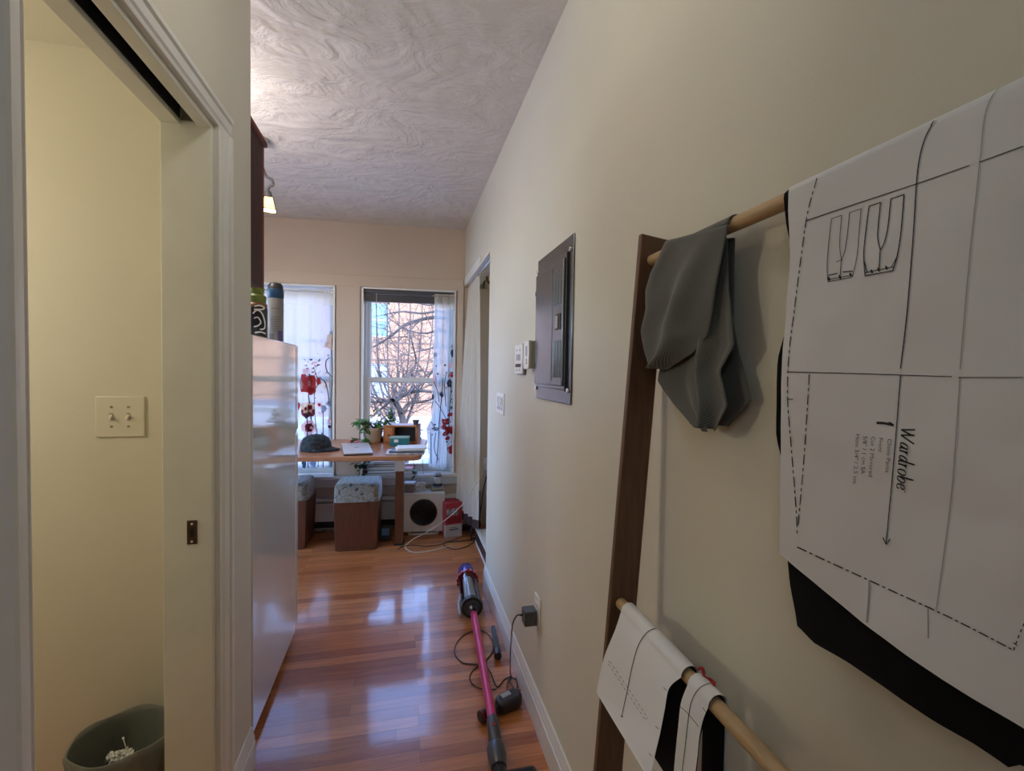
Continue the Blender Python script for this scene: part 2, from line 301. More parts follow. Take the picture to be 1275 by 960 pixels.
# door jamb, track slot and strike
d = thing('door_1', 'cream pocket door frame with dark overhead track', 'doorway', (-.555, DY1, 0)); d['kind'] = 'structure'
m = MB()
m.box(LT, BL, DY1-.014, DY1, 0, DH); pass
m.box(LT+.0005, -.567, DY0+.0005, DY1-.0145, DH-.012, DH-.0003); m.box(-.528, BL-.0005, DY0+.0005, DY1-.0145, DH-.012, DH-.0003); m.box(LT+.001, -.5672, DY0, DY0+.0117, 0, DH-.0124); m.box(-.5278, BL-.001, DY0, DY0+.0117, 0, DH-.0124)
m.out('jamb', JAMB, d, bevel=.002)
m = MB(); m.box(-.567, -.528, DY0, DY1-.014, DH+.045, DH+.09); m.box(-.5665, -.5645, DY0, DY1-.02, DH, DH+.05); m.box(-.5305, -.5285, DY0, DY1-.02, DH, DH+.05)
m.out('track_channel', DARK, d); MB().box(-.556, -.539, DY0, DY1-.03, DH+.022, DH+.045).out('track_rail', CHAR, d, bevel=.003)
p0 = aY(233, 648, DY1-.014); p1 = aY(246, 677, DY1-.014)
m = MB(); m.box(p0.x, p1.x, DY1-.0165, DY1-.0141, p1.z, p0.z); sp = m.out('strike_plate', BRONZE, d, bevel=.0015)
cx = (p0.x+p1.x)/2; MB().box(cx-.004, cx+.005, DY1-.0172, DY1-.0164, p1.z+.02, p0.z-.022).out('latch_hole', DARK, sp)
MB().cyl((cx, DY1-.0178, p0.z-.009), (cx, DY1-.0164, p0.z-.009), .003).cyl((cx, DY1-.0178, p1.z+.008), (cx, DY1-.0164, p1.z+.008), .003).out('screw', CHROME, sp)
# moulded casing: profile (distance across, thickness)
def prof(w): return [(0, 0), (0, .011), (.10*w, .013), (.14*w, .010), (.22*w, .010), (.30*w, .015), (.62*w, .018), (.70*w, .015), (.74*w, .022), (.93*w, .023), (w, .019), (w, 0)]
def casing():
    m = MB(); w = .078
    m.prism([(BL+t, DY1+.004+s, 0) for s, t in prof(w)], (0, 0, DH+.004))
    m.prism([(BL+t, DY0-.004-s*.55, 0) for s, t in prof(w)], (0, 0, DH+.004))
    m.prism([(BL+t, .70, DH+.004+s*.72) for s, t in prof(w)], (0, DY1+.004+w-.70, 0)); return m
struct(casing().out('trim_3', TRIM, sharp=20), 'white moulded casing around the pocket doorway')
def bprof(h): return [(0, 0), (.014, 0), (.014, h*.66), (.011, h*.69), (.012, h*.74), (.010, h*.8), (.006, h*.9), (.007, h*.94), (.004, h), (0, h)]
HB = .142
struct(MB().prism([(A-t, Y0, z) for t, z in bprof(HB)], (0, YE+.012-Y0, 0)).out('baseboard_right', TRIMC, sharp=20), 'white moulded baseboard along the right wall')
struct(MB().prism([(BL+t, DY1+.082, z) for t, z in bprof(HB)], (0, YL-.002-DY1-.082, 0)).out('baseboard_left', TRIMC, sharp=20), 'short white baseboard between doorway and fridge')
# closet header: flat white board, curtain rail
m = MB(); m.box(A-.008, A+.115, YE, YB-KB*.55-.02, HC-.012, HC); m.box(A-.008, A, YE+.35, YB-KB*.5-.02, HC, HC+.055)
struct(m.out('trim_4', TRIM, bevel=.002), 'grey white trim under the closet header')
m = MB(); m.box(A+.02, A+.034, YE-.0, 3.98, HC-.03, HC-.012); rl = m.out('curtain_rail', CHROME, bevel=.002); tag(rl, 'thin metal curtain rail under the closet header', 'curtain rail')

# ------------------------------------------------------------------ outdoors
GZ = -1.1
struct(MB().box(-45, 45, 4.9, 60, GZ-.3, GZ).out('ground', SNOW), 'bright snowy ground outside the windows')
FY = 25.
b = thing('brick_building', 'pink brick building across the street seen through the right window', 'building', (0, FY, GZ))
m = MB(); wins = []
for cx in [ -1.35+i*5.2 for i in range(-4, 5)]:
    for z in (-.1, 3.05): wins.append((cx, z))
m.box(-25, 25, FY+.25, FY+6, GZ, 6.4)
xs = sorted([(c-.62, c+.62) for c in {w[0] for w in wins}]); zs = [(-.1, 1.7), (3.05, 4.85)]
z = GZ
for a, c in zs: m.box(-25, 25, FY, FY+.25, z, a); z = c
m.box(-25, 25, FY, FY+.25, z, 6.4)
for a, c in zs:
    x = -25
    for p, q in xs: m.box(x, p, FY, FY+.25, a, c); x = q
    m.box(x, 25, FY, FY+.25, a, c)
m.out('brick_wall', BRICK, b)
m = MB()
for z in (-.35, 1.85, 2.75, 5.0, 6.3): m.box(-25, 25, FY-.06, FY+.02, z, z+.06)
m.out('stone_band', STONE, b)
for i, (cx, z) in enumerate(wins):
    if abs(cx) > 8: continue
    m = MB(); m.box(cx-.62, cx+.62, FY+.16, FY+.22, z, z+.08); m.box(cx-.62, cx+.62, FY+.16, FY+.22, z+1.72, z+1.8)
    m.box(cx-.62, cx-.54, FY+.16, FY+.22, z, z+1.8); m.box(cx+.54, cx+.62, FY+.16, FY+.22, z, z+1.8); m.box(cx-.54, cx+.54, FY+.16, FY+.22, z+.87, z+.93)
    w = m.out('facade_window', WFRAME, b); MB().box(cx-.54, cx+.54, FY+.19, FY+.21, z+.08, z+1.72).out('facade_pane', BLUEW if z > 2 else GREYW, w)
def tree(name, label, base, h, seed, r0, spread, levels=5):
    rn = random.Random(seed); t = thing(name, label, 'tree', base, 0, 'bare trees outside')
    tr = MB(); br = MB()
    def grow(p, d, L, r, lv):
        pts = [p]; dd = d.copy(); n = 5
        for i in range(n):
            dd = (dd + V((rn.uniform(-1, 1), rn.uniform(-1, 1), rn.uniform(-.6, .8)))*.16).normalized(); pts.append(pts[-1]+dd*(L/n))
        rr = [r*(1-.5*i/n) for i in range(n+1)]
        (tr if lv == 0 else br).tube(pts, rr, 6 if lv < 3 else 4, caps=False)
        if lv >= levels: return
        for k in range(rn.choice((2, 3, 3)) if lv else 5):
            i = rn.randint(1, n) if k else n; q = pts[i]
            ax = V((rn.uniform(-1, 1), rn.uniform(-.6, .6), rn.uniform(-.5, .6))).normalized()
            nd = (dd*.75 + ax*spread).normalized(); grow(q, nd, L*rn.uniform(.6, .82), rr[i]*rn.uniform(.5, .72), lv+1)
    grow(V(base), V((.05, 0, 1)).normalized(), h*.42, r0, 0)
    tr.out('trunk', BARK, t); br.out('branches', BARK, t, flat=True)
def limb_tree(label, base, limbs, seed, rad_px, twig, up=.2, n_twigs=6, lv=3):
    rn = random.Random(seed); t = thing('bare_tree', label, 'tree', base, 0, 'bare trees outside'); tr = MB(); br = MB()
    def twigs(p, d, L, r, k):
        pts = [p]; dd = d.copy()
        for i in range(4): dd = (dd+V((rn.uniform(-1, 1), rn.uniform(-.7, .7), rn.uniform(-.8, .8)+up))*.28).normalized(); pts.append(pts[-1]+dd*(L/4))
        br.tube(pts, [r*(1-.17*i) for i in range(5)], 4, caps=False)
        if k < lv:
            for i in (1, 2, 3, 4):
                if rn.random() < .66: twigs(pts[i], (dd*.6+V((rn.uniform(-1, 1), rn.uniform(-.5, .5), rn.uniform(-.7, .9)+up))).normalized(), L*rn.uniform(.5, .8), r*.62, k+1)
    for i, (P, r) in enumerate(limbs):
        P = spl(P, 6); (tr if i == 0 else br).tube(P, [r*(1-.55*j/(len(P)-1)) for j in range(len(P))], 7, caps=False)
        for j in range(n_twigs if i else n_twigs//2):
            q = rn.randint(1, len(P)-1); d = (P[q]-P[q-1]).normalized(); twigs(P[q], (d*.5+V((rn.uniform(-1, 1), rn.uniform(-.6, .6), rn.uniform(-.7, .9)+up))).normalized(), twig*rn.uniform(.6, 1.2), r*.34, 1)
    tr.out('trunk', BARK, t); br.out('branches', BARK, t, flat=True)
def lm(Y, *px): return [aY(x, y, Y+.25*((i*7) % 3-1)) for i, (x, y) in enumerate(px)]
B0 = aY(505, 600, 7.6); B0.z = GZ
limb_tree('bare grey tree nearest the right window', B0, [
 ([B0, aY(503, 540, 7.6), aY(498, 512, 7.6), aY(491, 498, 7.6)], .075), (lm(7.6, (491, 500), (480, 499), (468, 501), (448, 499)), .034), (lm(7.5, (489, 499), (500, 493), (512, 488), (530, 487), (560, 492)), .042),
 (lm(7.7, (500, 515), (508, 503), (524, 501), (545, 495)), .026), (lm(7.6, (487, 498), (476, 508), (462, 520)), .024), (lm(7.4, (494, 495), (508, 470), (518, 452), (513, 425), (512, 405)), .02), (lm(7.8, (505, 530), (514, 505), (526, 480), (548, 450)), .024)], 5, 0, .75, .1, 9)
B1 = aY(570, 560, 9.2); B1.z = GZ
limb_tree('bare tree behind the nearest one whose long boughs cross the upper sash', B1, [
 ([B1, aY(572, 520, 9.2), aY(570, 440, 9.2), aY(574, 380, 9.2)], .11), (lm(9.2, (571, 400), (545, 395), (520, 399), (503, 405), (485, 420), (465, 432)), .042), (lm(9.0, (571, 395), (548, 388), (525, 390), (500, 388), (478, 392)), .028), (lm(9.4, (570, 420), (548, 412), (530, 415), (510, 412), (492, 402)), .026), (lm(9.2, (570, 385), (552, 375), (535, 380), (515, 376)), .026), (lm(9.2, (572, 440), (550, 432), (528, 436), (512, 440)), .024)], 8, 0, .9, .05, 8)
B2 = V((-.35, 15.5, GZ))
limb_tree('bare upright tree further off, closest to the brick building', B2, [
 ([B2, B2+V((.05, 0, 1.2)), B2+V((0, .1, 2.2))], .09)]+[([B2+V((0, 0, .6+.12*i)), B2+V((-.9+.26*i, .2*(i % 3-1), 2.0)), B2+V((-1.2+.35*i, .3*(i % 3-1), 3.6)), B2+V((-1.25+.36*i, .3*(i % 3-1), 5.2))], .035) for i in range(8)], 12, 0, 1.0, .9, 8, 2)
B3 = V((-4.4, 10.5, GZ))
limb_tree('bare tree outside the left window behind the poppy curtain', B3, [([B3, B3+V((.1, 0, 1.5)), B3+V((0, 0, 2.6))], .12)]+[([B3+V((0, 0, 1.6+.15*i)), B3+V((-1.2+.6*i, .2, 2.6)), B3+V((-1.9+.95*i, .2, 4.2))], .05) for i in range(5)], 21, 0, .9, .4, 7, 2)
c = thing('parked_car', 'grey parked car outside at the lower right of the right window', 'car', (2.95, 11.6, GZ), .06)
W = WM[c.name]; m = MB(W)
side = [(-2.25, .25), (-2.3, .95), (-2.2, 1.15), (-2.0, 1.55), (-1.6, 1.68), (-.2, 1.72), (.9, 1.62), (1.5, 1.12), (2.2, 1.0), (2.3, .3)]
m.prism([(x, -.85, z) for x, z in side], (0, 1.7, 0)); m.out('body', CARG, c, bevel=.06, seg=3)
for x in (-1.35, 1.35):
    for y in (-.88, .70): MB(W).cyl((x, y, .32), (x, y+.18, .32), .32, n=28).out('wheel', CHAR, c, bevel=.02)
MB(W).prism([(x, -.865, z) for x, z in ((-2.05, 1.1), (-1.9, 1.48), (-.2, 1.6), (.75, 1.54), (1.25, 1.12))], (0, .02, 0)).out('side_window', GREYW, c)
# ------------------------------------------------------------------ fixtures on the walls
def wall_box(p0, p1, X, d):              # box standing d out of the right wall between two surveyed corners
    return MB().box(X-d, X, min(p0.y, p1.y), max(p0.y, p1.y), min(p0.z, p1.z), max(p0.z, p1.z))
# electrical panel
pa = aX(671.8, 325.6, A); pb = aX(712.5, 505.2, A); y1, y0, z1, z0 = pa.y, pb.y, (pa.z+1.80)/2, (pb.z+1.266)/2
t = thing('electrical_panel', 'grey steel electrical panel set in the right wall', 'electrical panel', (A, (y0+y1)/2, z0))
m = MB(); m.box(A-.006, A, y0, y1, z0, z1); m.out('cover_plate', STEEL, t, bevel=.004)
f0, f1, g0, g1 = y0+.042, y1-.012, z0+.045, z1-.05
m = MB(); m.box(A-.012, A-.006, f0, f1, g0, g1); m.out('door_frame', STEEL, t, bevel=.003)
MB().box(A-.013, A-.0055, f0-.006, f0, g0-.004, g1).out('door_gap', DARK, t)
h0, h1 = f0+.012, f1-.008
m = MB(); m.box(A-.019, A-.012, h0, h1, g0+.012, g1-.014); dr = m.out('panel_door', STEEL, t, bevel=.004, seg=3)
m = MB(); zc = (z0+z1)/2
for k in range(3):
    y = h0+.02+k*.028
    for a, b in ((zc+.06, g1-.045), (g0+.04, zc-.06)): m.prism([(A-.019, y-.008, a), (A-.024, y, a), (A-.019, y+.008, a)], (0, 0, b-a))
m.box(A-.0205, A-.019, h0+.105, h0+.109, g0+.03, g1-.03)
m.out('pressed_ribs', STEEL, dr, bevel=.001)
m = MB(); m.box(A-.0215, A-.019, h0+.016, h0+.066, zc-.025, zc+.028); la = m.out('latch', BLACK, dr, bevel=.002)
MB().box(A-.025, A-.021, h0+.034, h0+.060, zc-.020, zc+.022).out('latch_slide', GREYP, la, bevel=.002)
for y, z in ((y0+.022, z1-.045), (y0+.022, z0+.045), (y1-.010, z1-.045), (y1-.010, z0+.04)): MB().cyl((A-.012, y, z), (A-.006, y, z), .007, .008, n=14).out('screw', CHROME, t, bevel=.001)
for z in (z0+.13, z1-.13): MB().box(A-.018, A-.010, f1-.004, f1+.004, z-.009, z+.009).out('hinge', BLACK, t, bevel=.002)
# two white control boxes beside it
q = aX(655, 440, A).y
t = thing('thermostat', 'white control box left of the electrical panel, farther and flatter of the two', 'thermostat', (A, q+.07, 1.36))
d = .017; qa = aX(641, 433, A-d); m = MB(); zt, zb = 1.489, 1.357
m.box(A-d, A-.0062, q, qa.y, zb, zt); m.out('housing', WHITEP, t, bevel=.003); MB().box(A-.0062, A+.001, q-.012, qa.y-.004, zb-.002, zt).out('back_plate', CHAR, t, bevel=.001)
yc = (q+qa.y)/2; w = qa.y-q
for k in (-1, 0, 1): MB().box(A-d-.003, A-d, yc+k*w*.24-.011, yc+k*w*.24+.011, zb+.03, zb+.045).out('button', BLACK, t, bevel=.001)
for y in (-.2, .2):
    for z in (zb+.018, zt-.026): MB().cyl((A-d-.0015, yc+y*w, z), (A-d, yc+y*w, z), .005, n=10).out('screw', GREYP, t)
MB().box(A-d-.0012, A-d, yc-.036, yc+.036, zb+.06, zt-.045).out('display', GREYP, t, bevel=.001)
q2 = aX(669, 440, A).y; d2 = A-aY(658, 440, q2).x; q3 = aX(654, 440, A-d2).y
t = thing('alarm_box', 'deep white control box nearest the electrical panel', 'alarm', (A, q2+.03, 1.38))
m = MB(); m.box(A-d2, A-d2+.012, q2, q3+.03, 1.378, 1.492); m.out('front_cover', WHITEP, t, bevel=.003)
MB().box(A-d2+.012, A, q2+.001, q3+.028, 1.38, 1.49).out('housing', M('olive_shaded_plastic', (.42, .38, .27), .5), t, bevel=.002)  # white box's shaded side, the shade put into an olive colour
for z in (1.402, 1.414): MB().cyl((A-d2-.0015, q2+.028, z), (A-d2, q2+.028, z), .004, n=10).out('button', BLACK, t)
MB().box(A-d2-.001, A-d2, q2+.020, q2+.045, 1.43, 1.47).out('vent', GREYP, t)
# small light switch by the closet
s0 = aX(618, 489, A-.005); s1 = aX(627.3, 516, A-.005); yc = (s0.y+s1.y)/2; zc = 1.195; hw = .095
t = thing('light_switch', 'white light switch plate by the closet opening', 'light switch', (A, yc, zc-.057))
MB().box(A-.006, A, yc-hw, yc+hw, zc-.057, zc+.057).out('plate', WHITEP, t, bevel=.003)
for k in (-1, 0, 1):
    y = yc+k*.052; tg = MB(); tg.prism([(A-.006, y-.012, zc-.022), (A-.014, y-.012, zc+.018), (A-.006, y-.012, zc+.024)], (0, .024, 0)); tg.out('rocker', WHITEP, t, bevel=.0015)
    MB().box(A-.0066, A-.0058, y-.017, y+.017, zc-.035, zc+.035).out('rocker_frame', GREYP, t)
# double switch on the bathroom wall
YW = 1.66; s0 = aY(119.5, 493.3, YW); s1 = aY(181.5, 543.6, YW); xc, zc = (s0.x+s1.x)/2, (s0.z+s1.z)/2; hw, hh = (s1.x-s0.x)/2, (s0.z-s1.z)/2
t = thing('light_switch', 'ivory double light switch on the bathroom wall', 'light switch', (xc, YW, zc-hh))
MB().box(xc-hw, xc+hw, YW-.006, YW, zc-hh, zc+hh).out('plate', IVORY, t, bevel=.004, seg=3)
for k in (-1, 1):
    x = xc+k*.0225
    MB().box(x-.005, x+.005, YW-.0066, YW-.0058, zc-.013, zc+.012).out('toggle_slot', GREYP, t)
    MB().quadbox([(x-.004, YW-.006, zc-.002), (x+.004, YW-.006, zc-.002), (x+.004, YW-.019, zc-.010), (x-.004, YW-.019, zc-.010)][0:4], [(x-.004, YW-.006, zc+.008), (x+.004, YW-.006, zc+.008), (x+.003, YW-.018, zc-.003), (x-.003, YW-.018, zc-.003)]).out('toggle', IVORY, t, bevel=.001)
    for z in (zc-.030, zc+.030): MB().cyl((x, YW-.0075, z), (x, YW-.006, z), .0038, n=12).out('screw', M('screw_tan', (.3, .27, .2), .4), t)
# wall outlet low on the right wall with the charger plugged in
s0 = aX(666, 735, A); s1 = aX(674.5, 786, A); yc = (s0.y+s1.y)/2; zc = (s0.z+s1.z)/2
t = thing('wall_outlet', 'white wall outlet above the right baseboard', 'outlet', (A, yc, zc-.057))
MB().box(A-.006, A, yc-.036, yc+.036, zc-.057, zc+.057).out('plate', WHITEP, t, bevel=.003)
for k in (-1, 1):
    m = MB(); m.prism([(A-.008, yc+u, zc+k*.020+v) for u, v in rrect(.034, .028, .010)], (.003, 0, 0)); so = m.out('socket', WHITEP, t, bevel=.001)
    for e in (-.009, .0065): MB().box(A-.0086, A-.0078, yc+e, yc+e+.0025, zc+k*.02-.003, zc+k*.02+.006).out('slot', DARK, so)
ch = aX(672, 772, A-.01); c0 = V((A-.009, yc+.004, zc-.022))
t = thing('charger', 'dark grey power adapter plugged into the right wall outlet', 'charger', (c0.x, c0.y, c0.z-.03))
m = MB(); m.box(c0.x-.050, c0.x-.001, c0.y-.026, c0.y+.026, c0.z-.028, c0.z+.030); m.out('housing', CHAR, t, bevel=.005, seg=3)
MB().cyl((c0.x-.062, c0.y+.008, c0.z+.004), (c0.x-.048, c0.y+.008, c0.z+.004), .0035, .005, n=12).out('strain_relief', BLACK, t)
cs = V((c0.x-.058, c0.y+.008, c0.z+.004))
fl = lambda pts, z=.004: [aZ(x, y, z) for x, y in pts]
cable = [cs, cs+V((-.012, .008, -.005)), cs+V((-.026, .014, -.035)), aX(637, 790, .43), aX(635.5, 815, .41)]
cable += fl([(636, 842), (643, 845), (650, 851), (649, 858), (643, 860), (637, 852), (634, 845), (637, 843), (644, 850), (641, 862), (634, 864), (631, 856), (633, 847), (637, 842)], .006)
cable += fl([(628, 846), (619, 855), (611, 838), (604, 829), (592, 827), (576, 825), (566, 813), (569, 800), (579, 790), (592, 785), (604, 787), (612, 796), (614, 808), (609, 818), (600, 826), (588, 836), (585, 845), (590, 853), (602, 858), (618, 858)])
m = MB(); m.tube(spl(cable, 6), .0026, 7)
tag(m.out('charging_cable', BLACK), 'thin black charger cable coiled on the floor under the vacuum tube', 'cable')

# ------------------------------------------------------------------ blanket ladder leaning on the right wall
YR = .837; YN = .135; TH = .013
top = aY(799, 291, YR); xf = top.x; zt = aY(833, 296, YR).z
slope = (xf-aY(742, 960, YR).x)/(top.z-aY(742, 960, YR).z); WD = A-.001-xf
lx = lambda z: xf-(zt-z)*slope            # front edge of the rails at height z
t = thing('blanket_ladder', 'wooden blanket ladder leaning against the right wall', 'ladder', (lx(0)+WD/2, (YR+YN)/2, 0))
for y in (YR, YN-TH): MB().quadbox([(lx(0), y, 0), (lx(0)+WD, y, 0), (lx(0)+WD, y+TH, 0), (lx(0), y+TH, 0)], [(lx(zt), y, zt+.004), (lx(zt)+WD, y, zt-.004), (lx(zt)+WD, y+TH, zt-.004), (lx(zt), y+TH, zt+.004)]).out('side_rail', RAILW, t, bevel=.002)
r1 = aY(812, 323, YR); r2 = aY(773, 751, YR); RX1, RZ1 = r1.x, r1.z-.002; RX2, RZ2 = r2.x, r2.z; RR = .011
dz = RZ1-RZ2
for k, (x, z) in enumerate(((RX1, RZ1), (RX2, RZ2), (lx(RZ2-.4)+WD/2, RZ2-.4), (lx(RZ2-.75)+WD/2, RZ2-.75))):
    MB().cyl((x, YN-.001, z), (x, YR+.004, z), RR, n=28).out('rung', RODW, t)
print('LADDER', xf, zt, slope, WD, RX1, RZ1, RX2, RZ2)

# ------------------------------------------------------------------ sheets hung over the rungs
PX = RX1-RR-.004                          # plane of the front of the big pattern sheet
def wob(y, z, s=1.): return s*(.006*NZ.noise(V((y*9, z*7, 1.3))) + .0022*NZ.noise(V((y*26, z*22, 4.1))))
def lerp_tab(tab, x):
    if x <= tab[0][0]: return tab[0][1]
    for (a, b), (c, d) in zip(tab, tab[1:]):
        if x <= c: return b+(d-b)*(x-a)/(c-a)
    return tab[-1][1]
pts_l = [aX(x, y, PX) for x, y in ((981, 262), (982, 320), (975, 450), (971, 560), (967, 690))]
left_tab = sorted([(p.z, p.y) for p in pts_l]); YRT = .165
bt = [aX(x, y, PX) for x, y in ((967, 690), (1080, 776), (1180, 845), (1275, 905))]
bot_tab = sorted([(p.y, p.z) for p in bt]); bot_tab = [(YRT, bot_tab[0][1]-.01)]+bot_tab
ZTOP = RZ1+RR+.003
def px_sheet(z, y, d0, zmin):             # how far the front face stands from the wall at that height
    return PX - wob(y, z, min(1, (ZTOP-z)*9)) + d0 - .012*max(0, (1.25-z)/.15)*max(0, 1-abs(y-.30)/.2)*.6
def front(y, z, off=0.):                  # point of the sheet front at (y, z), bent over the rung at the top
    zz = RZ1+.004
    if z > zz: a = min(1, (z-zz)/(ZTOP-zz)); return V((RX1-(RR+.003+off)*cos(a*pi/2)*1.0 - .0015*(1-a), y, RZ1+.004+(RR-.001+off)*sin(a*pi/2)))
    return V((px_sheet(z, y, -off, 0), y, z))
def sheet_fn(u, v):
    NBV = .16
    if v < NBV:                           # back part lying over the rung and hanging behind
        a = v/NBV
        y = left_tab[-1][1]+(YRT-left_tab[-1][1])*u
        if a < .6: return V((RX1+RR+.003, y, RZ1-.30*(1-a/.6)))
        b = (a-.6)/.4*pi/2; return V((RX1+(RR+.003)*cos(b), y, RZ1+.004+(RR-.001)*sin(b)))
    w = ((v-NBV)/(1-NBV))
    if w < .06: z = ZTOP-(ZTOP-RZ1-.004)*(w/.06); y = left_tab[-1][1]+(YRT-left_tab[-1][1])*u; return front(y, z)
    w = (w-.06)/.94; y = left_tab[-1][1]+(YRT-left_tab[-1][1])*u
    zb = lerp_tab(bot_tab, y); z = RZ1+.004+(zb-RZ1-.004)*w; yl = lerp_tab(left_tab, z); y = yl+(YRT-yl)*u; zb = lerp_tab(bot_tab, y); z = RZ1+.004+(zb-RZ1-.004)*w
    return front(y, z)
ps = thing('sewing_pattern_sheet', 'large white printed sewing pattern hung over the top rung', 'sewing pattern', (RX1, .32, RZ1))
sh = MB(); sh.grid(sheet_fn, 44, 80); sh.out('paper_sheet', [PAPER], ps, flat=True)
OFF = .0007
def pmap(x, y, off=OFF):                  # photo pixel of a printed mark to its place on the sheet
    p = aX(x, y, PX); p2 = aX(x, y, px_sheet(p.z, p.y, 0, 0)) if p.z < RZ1 else p; return front(p2.y, min(p2.z, ZTOP-.001), off)
pr = MB()
def ln(pts, w=.0011, k=0): 
    n = []
    for a, b in zip(pts, pts[1:]):
        st = max(2, int(hypot(b[0]-a[0], b[1]-a[1])/8)); n += [(a[0]+(b[0]-a[0])*i/st, a[1]+(b[1]-a[1])*i/st) for i in range(st)]
    n.append(pts[-1]); ribbon(pr, n, w*1050, pmap, k)
def dash(pts, w=.0011, pat=(13, 4, 4, 4), k=0):
    L = sp2(pts, 14); seg = []; d = 0; i = 0; cur = [L[0]]; rem = pat[0]; on = True
    for a, b in zip(L, L[1:]):
        l = hypot(b[0]-a[0], b[1]-a[1]); p = 0
        while l-p >= rem:
            p += rem; q = (a[0]+(b[0]-a[0])*p/l, a[1]+(b[1]-a[1])*p/l)
            if on: cur.append(q); seg.append(cur)
            cur = [q]; on = not on; i = (i+1) % len(pat); rem = pat[i]
        rem -= l-p
        if on: cur.append(b)
    for s in seg:
        if len(s) > 1: ribbon(pr, s, w*1050, pmap, k)
S = lambda p: sp2(p, 6)
ln(S([(1163, 152), (1151, 176), (1143, 215), (1138, 290), (1131, 380), (1122, 459)]), .0014)
ln(S([(1122, 467), (1119, 505), (1113, 580), (1104, 677)]), .0012); ln([(1100, 669), (1104, 678), (1109, 671)], .0012)
ln(S([(1242, 112), (1228, 140), (1221, 200), (1207, 330), (1196, 460)]), .0012, 2); ln(S([(1196, 470), (1187, 600), (1176, 690), (1166, 760)]), .0012, 2)
ln([(1004, 275), (1060, 256), (1142, 229), (1208, 206)], .0011); ln([(1220, 202), (1275, 182)], .0011)
ln([(982, 463), (1060, 465), (1186, 469)], .0010); ln([(1194, 470), (1275, 470)], .0010)
dash([(1018, 222), (1006, 265), (998, 320), (989, 390), (983, 440), (981, 495), (986, 560), (992, 640), (993, 681)]); dash([(993, 681), (1040, 703), (1110, 735), (1190, 772), (1275, 816)], .0015)
dash([(1008, 466), (1005, 520), (1000, 590), (994, 655)]); ln([(981, 497), (988, 497)], .001); dash([(1276, 776), (1268, 795), (1262, 812)], .0016, (4, 4)); ln([(1262, 800), (1268, 804)], .001)
ln([(1083, 722), (1082, 750), (1080, 775)], .0022, 2); ln([(1156, 758), (1156, 795)], .0011, 1)
# drawn trousers, two views
tx = lambda x, y: (1015+x*135/864, 220+y*150/960)
def tl(pts, w, sm=True, k=0): ln(S([tx(*p) for p in pts]) if sm else [tx(*p) for p in pts], w, k)
for pts, w in (([(133, 335), (112, 520), (98, 700), (105, 835)], .0007), ([(370, 255), (352, 450), (335, 640), (298, 800)], .0007), ([(215, 308), (203, 450), (200, 560), (212, 655)], .0007), ([(278, 288), (262, 450), (240, 590), (214, 655)], .0007),
               ([(434, 235), (405, 450), (390, 620), (402, 790)], .0011), ([(712, 142), (690, 420), (660, 620), (622, 750)], .0014), ([(525, 205), (505, 400), (502, 490), (524, 585)], .0012), ([(606, 178), (585, 390), (560, 510), (526, 585)], .0012)): tl(pts, w)
for pts, w in (([(133, 335), (215, 308)], .0007), ([(278, 288), (370, 255)], .0007), ([(212, 655), (200, 815)], .0008), ([(172, 680), (222, 660)], .0007), ([(106, 820), (292, 785)], .0008), ([(106, 838), (290, 802)], .0008), ([(110, 785), (180, 770)], .0012), ([(222, 760), (302, 752)], .0012),
               ([(434, 235), (525, 205)], .0011), ([(606, 178), (712, 142)], .0011), ([(523, 585), (512, 748)], .0012), ([(404, 765), (630, 718)], .001), ([(402, 790), (622, 750)], .0011), ([(390, 660), (418, 760)], .001), ([(655, 640), (612, 722)], .001)): tl(pts, w, False)
for x, y in ((115, 815), (200, 800), (285, 782), (455, 755), (510, 742), (572, 725)): tl([(x-6, y-14), (x+6, y+14)], .0022, False)
# brush-drawn word, reading downwards
G = {'W': (.95, [[(.02, .70), (.20, .02)], [(.20, .02), (.42, .62)], [(.36, .70), (.54, .02)], [(.54, .02), (.92, .72)], [(-.06, .70), (.10, .70)]]),
 'a': (.46, [[(.40, .36), (.30, .42), (.14, .34), (.06, .14), (.12, .02), (.26, .08), (.38, .30)], [(.41, .42), (.35, .12), (.38, .01), (.48, .06)]]),
 'r': (.36, [[(.06, .40), (.12, .40), (.10, .0)], [(.10, .22), (.22, .40), (.34, .40)]]),
 'd': (.48, [[(.36, .36), (.26, .42), (.12, .32), (.05, .14), (.12, .02), (.24, .08), (.36, .30)], [(.44, .82), (.36, .12), (.40, .01), (.48, .05)]]),
 'o': (.46, [[(.24, .42), (.10, .34), (.06, .14), (.16, .01), (.32, .08), (.40, .28), (.34, .40), (.24, .42)]]),
 'b': (.46, [[(.12, .82), (.06, .12), (.16, .01), (.32, .10), (.40, .30), (.30, .42), (.16, .32), (.08, .16)]]),
 'e': (.44, [[(.10, .20), (.28, .24), (.36, .34), (.28, .42), (.12, .34), (.06, .16), (.14, .02), (.26, .02), (.38, .12)]])}
def word(txt, x0, y0, x1, y1, cap, k):    # baseline from (x0,y0) to (x1,y1); letters stand to the right of it
    tot = sum(G[c][0] for c in txt); dx, dy = (x1-x0)/tot, (y1-y0)/tot; a = 0; l = hypot(x1-x0, y1-y0); ux, uy = (y1-y0)/l, -(x1-x0)/l
    for c in txt:
        for st in G[c][1]:
            P = [(x0+dx*(a+p+.18*q)+ux*q*cap, y0+dy*(a+p+.18*q)+uy*q*cap) for p, q in (sp2(st, 6) if len(st) > 2 else sp2(st, 5))]
            ribbon(pr, P, lambda ddx, ddy, s: .45+1.55*abs(ddx*.95+ddy*.15), pmap, k)
        a += G[c][0]
word('Wardrobe', 1122.5, 531, 1116.5, 609, 25, 0)
ln([(1127, 611.5), (1127.6, 612.6)], .0018)
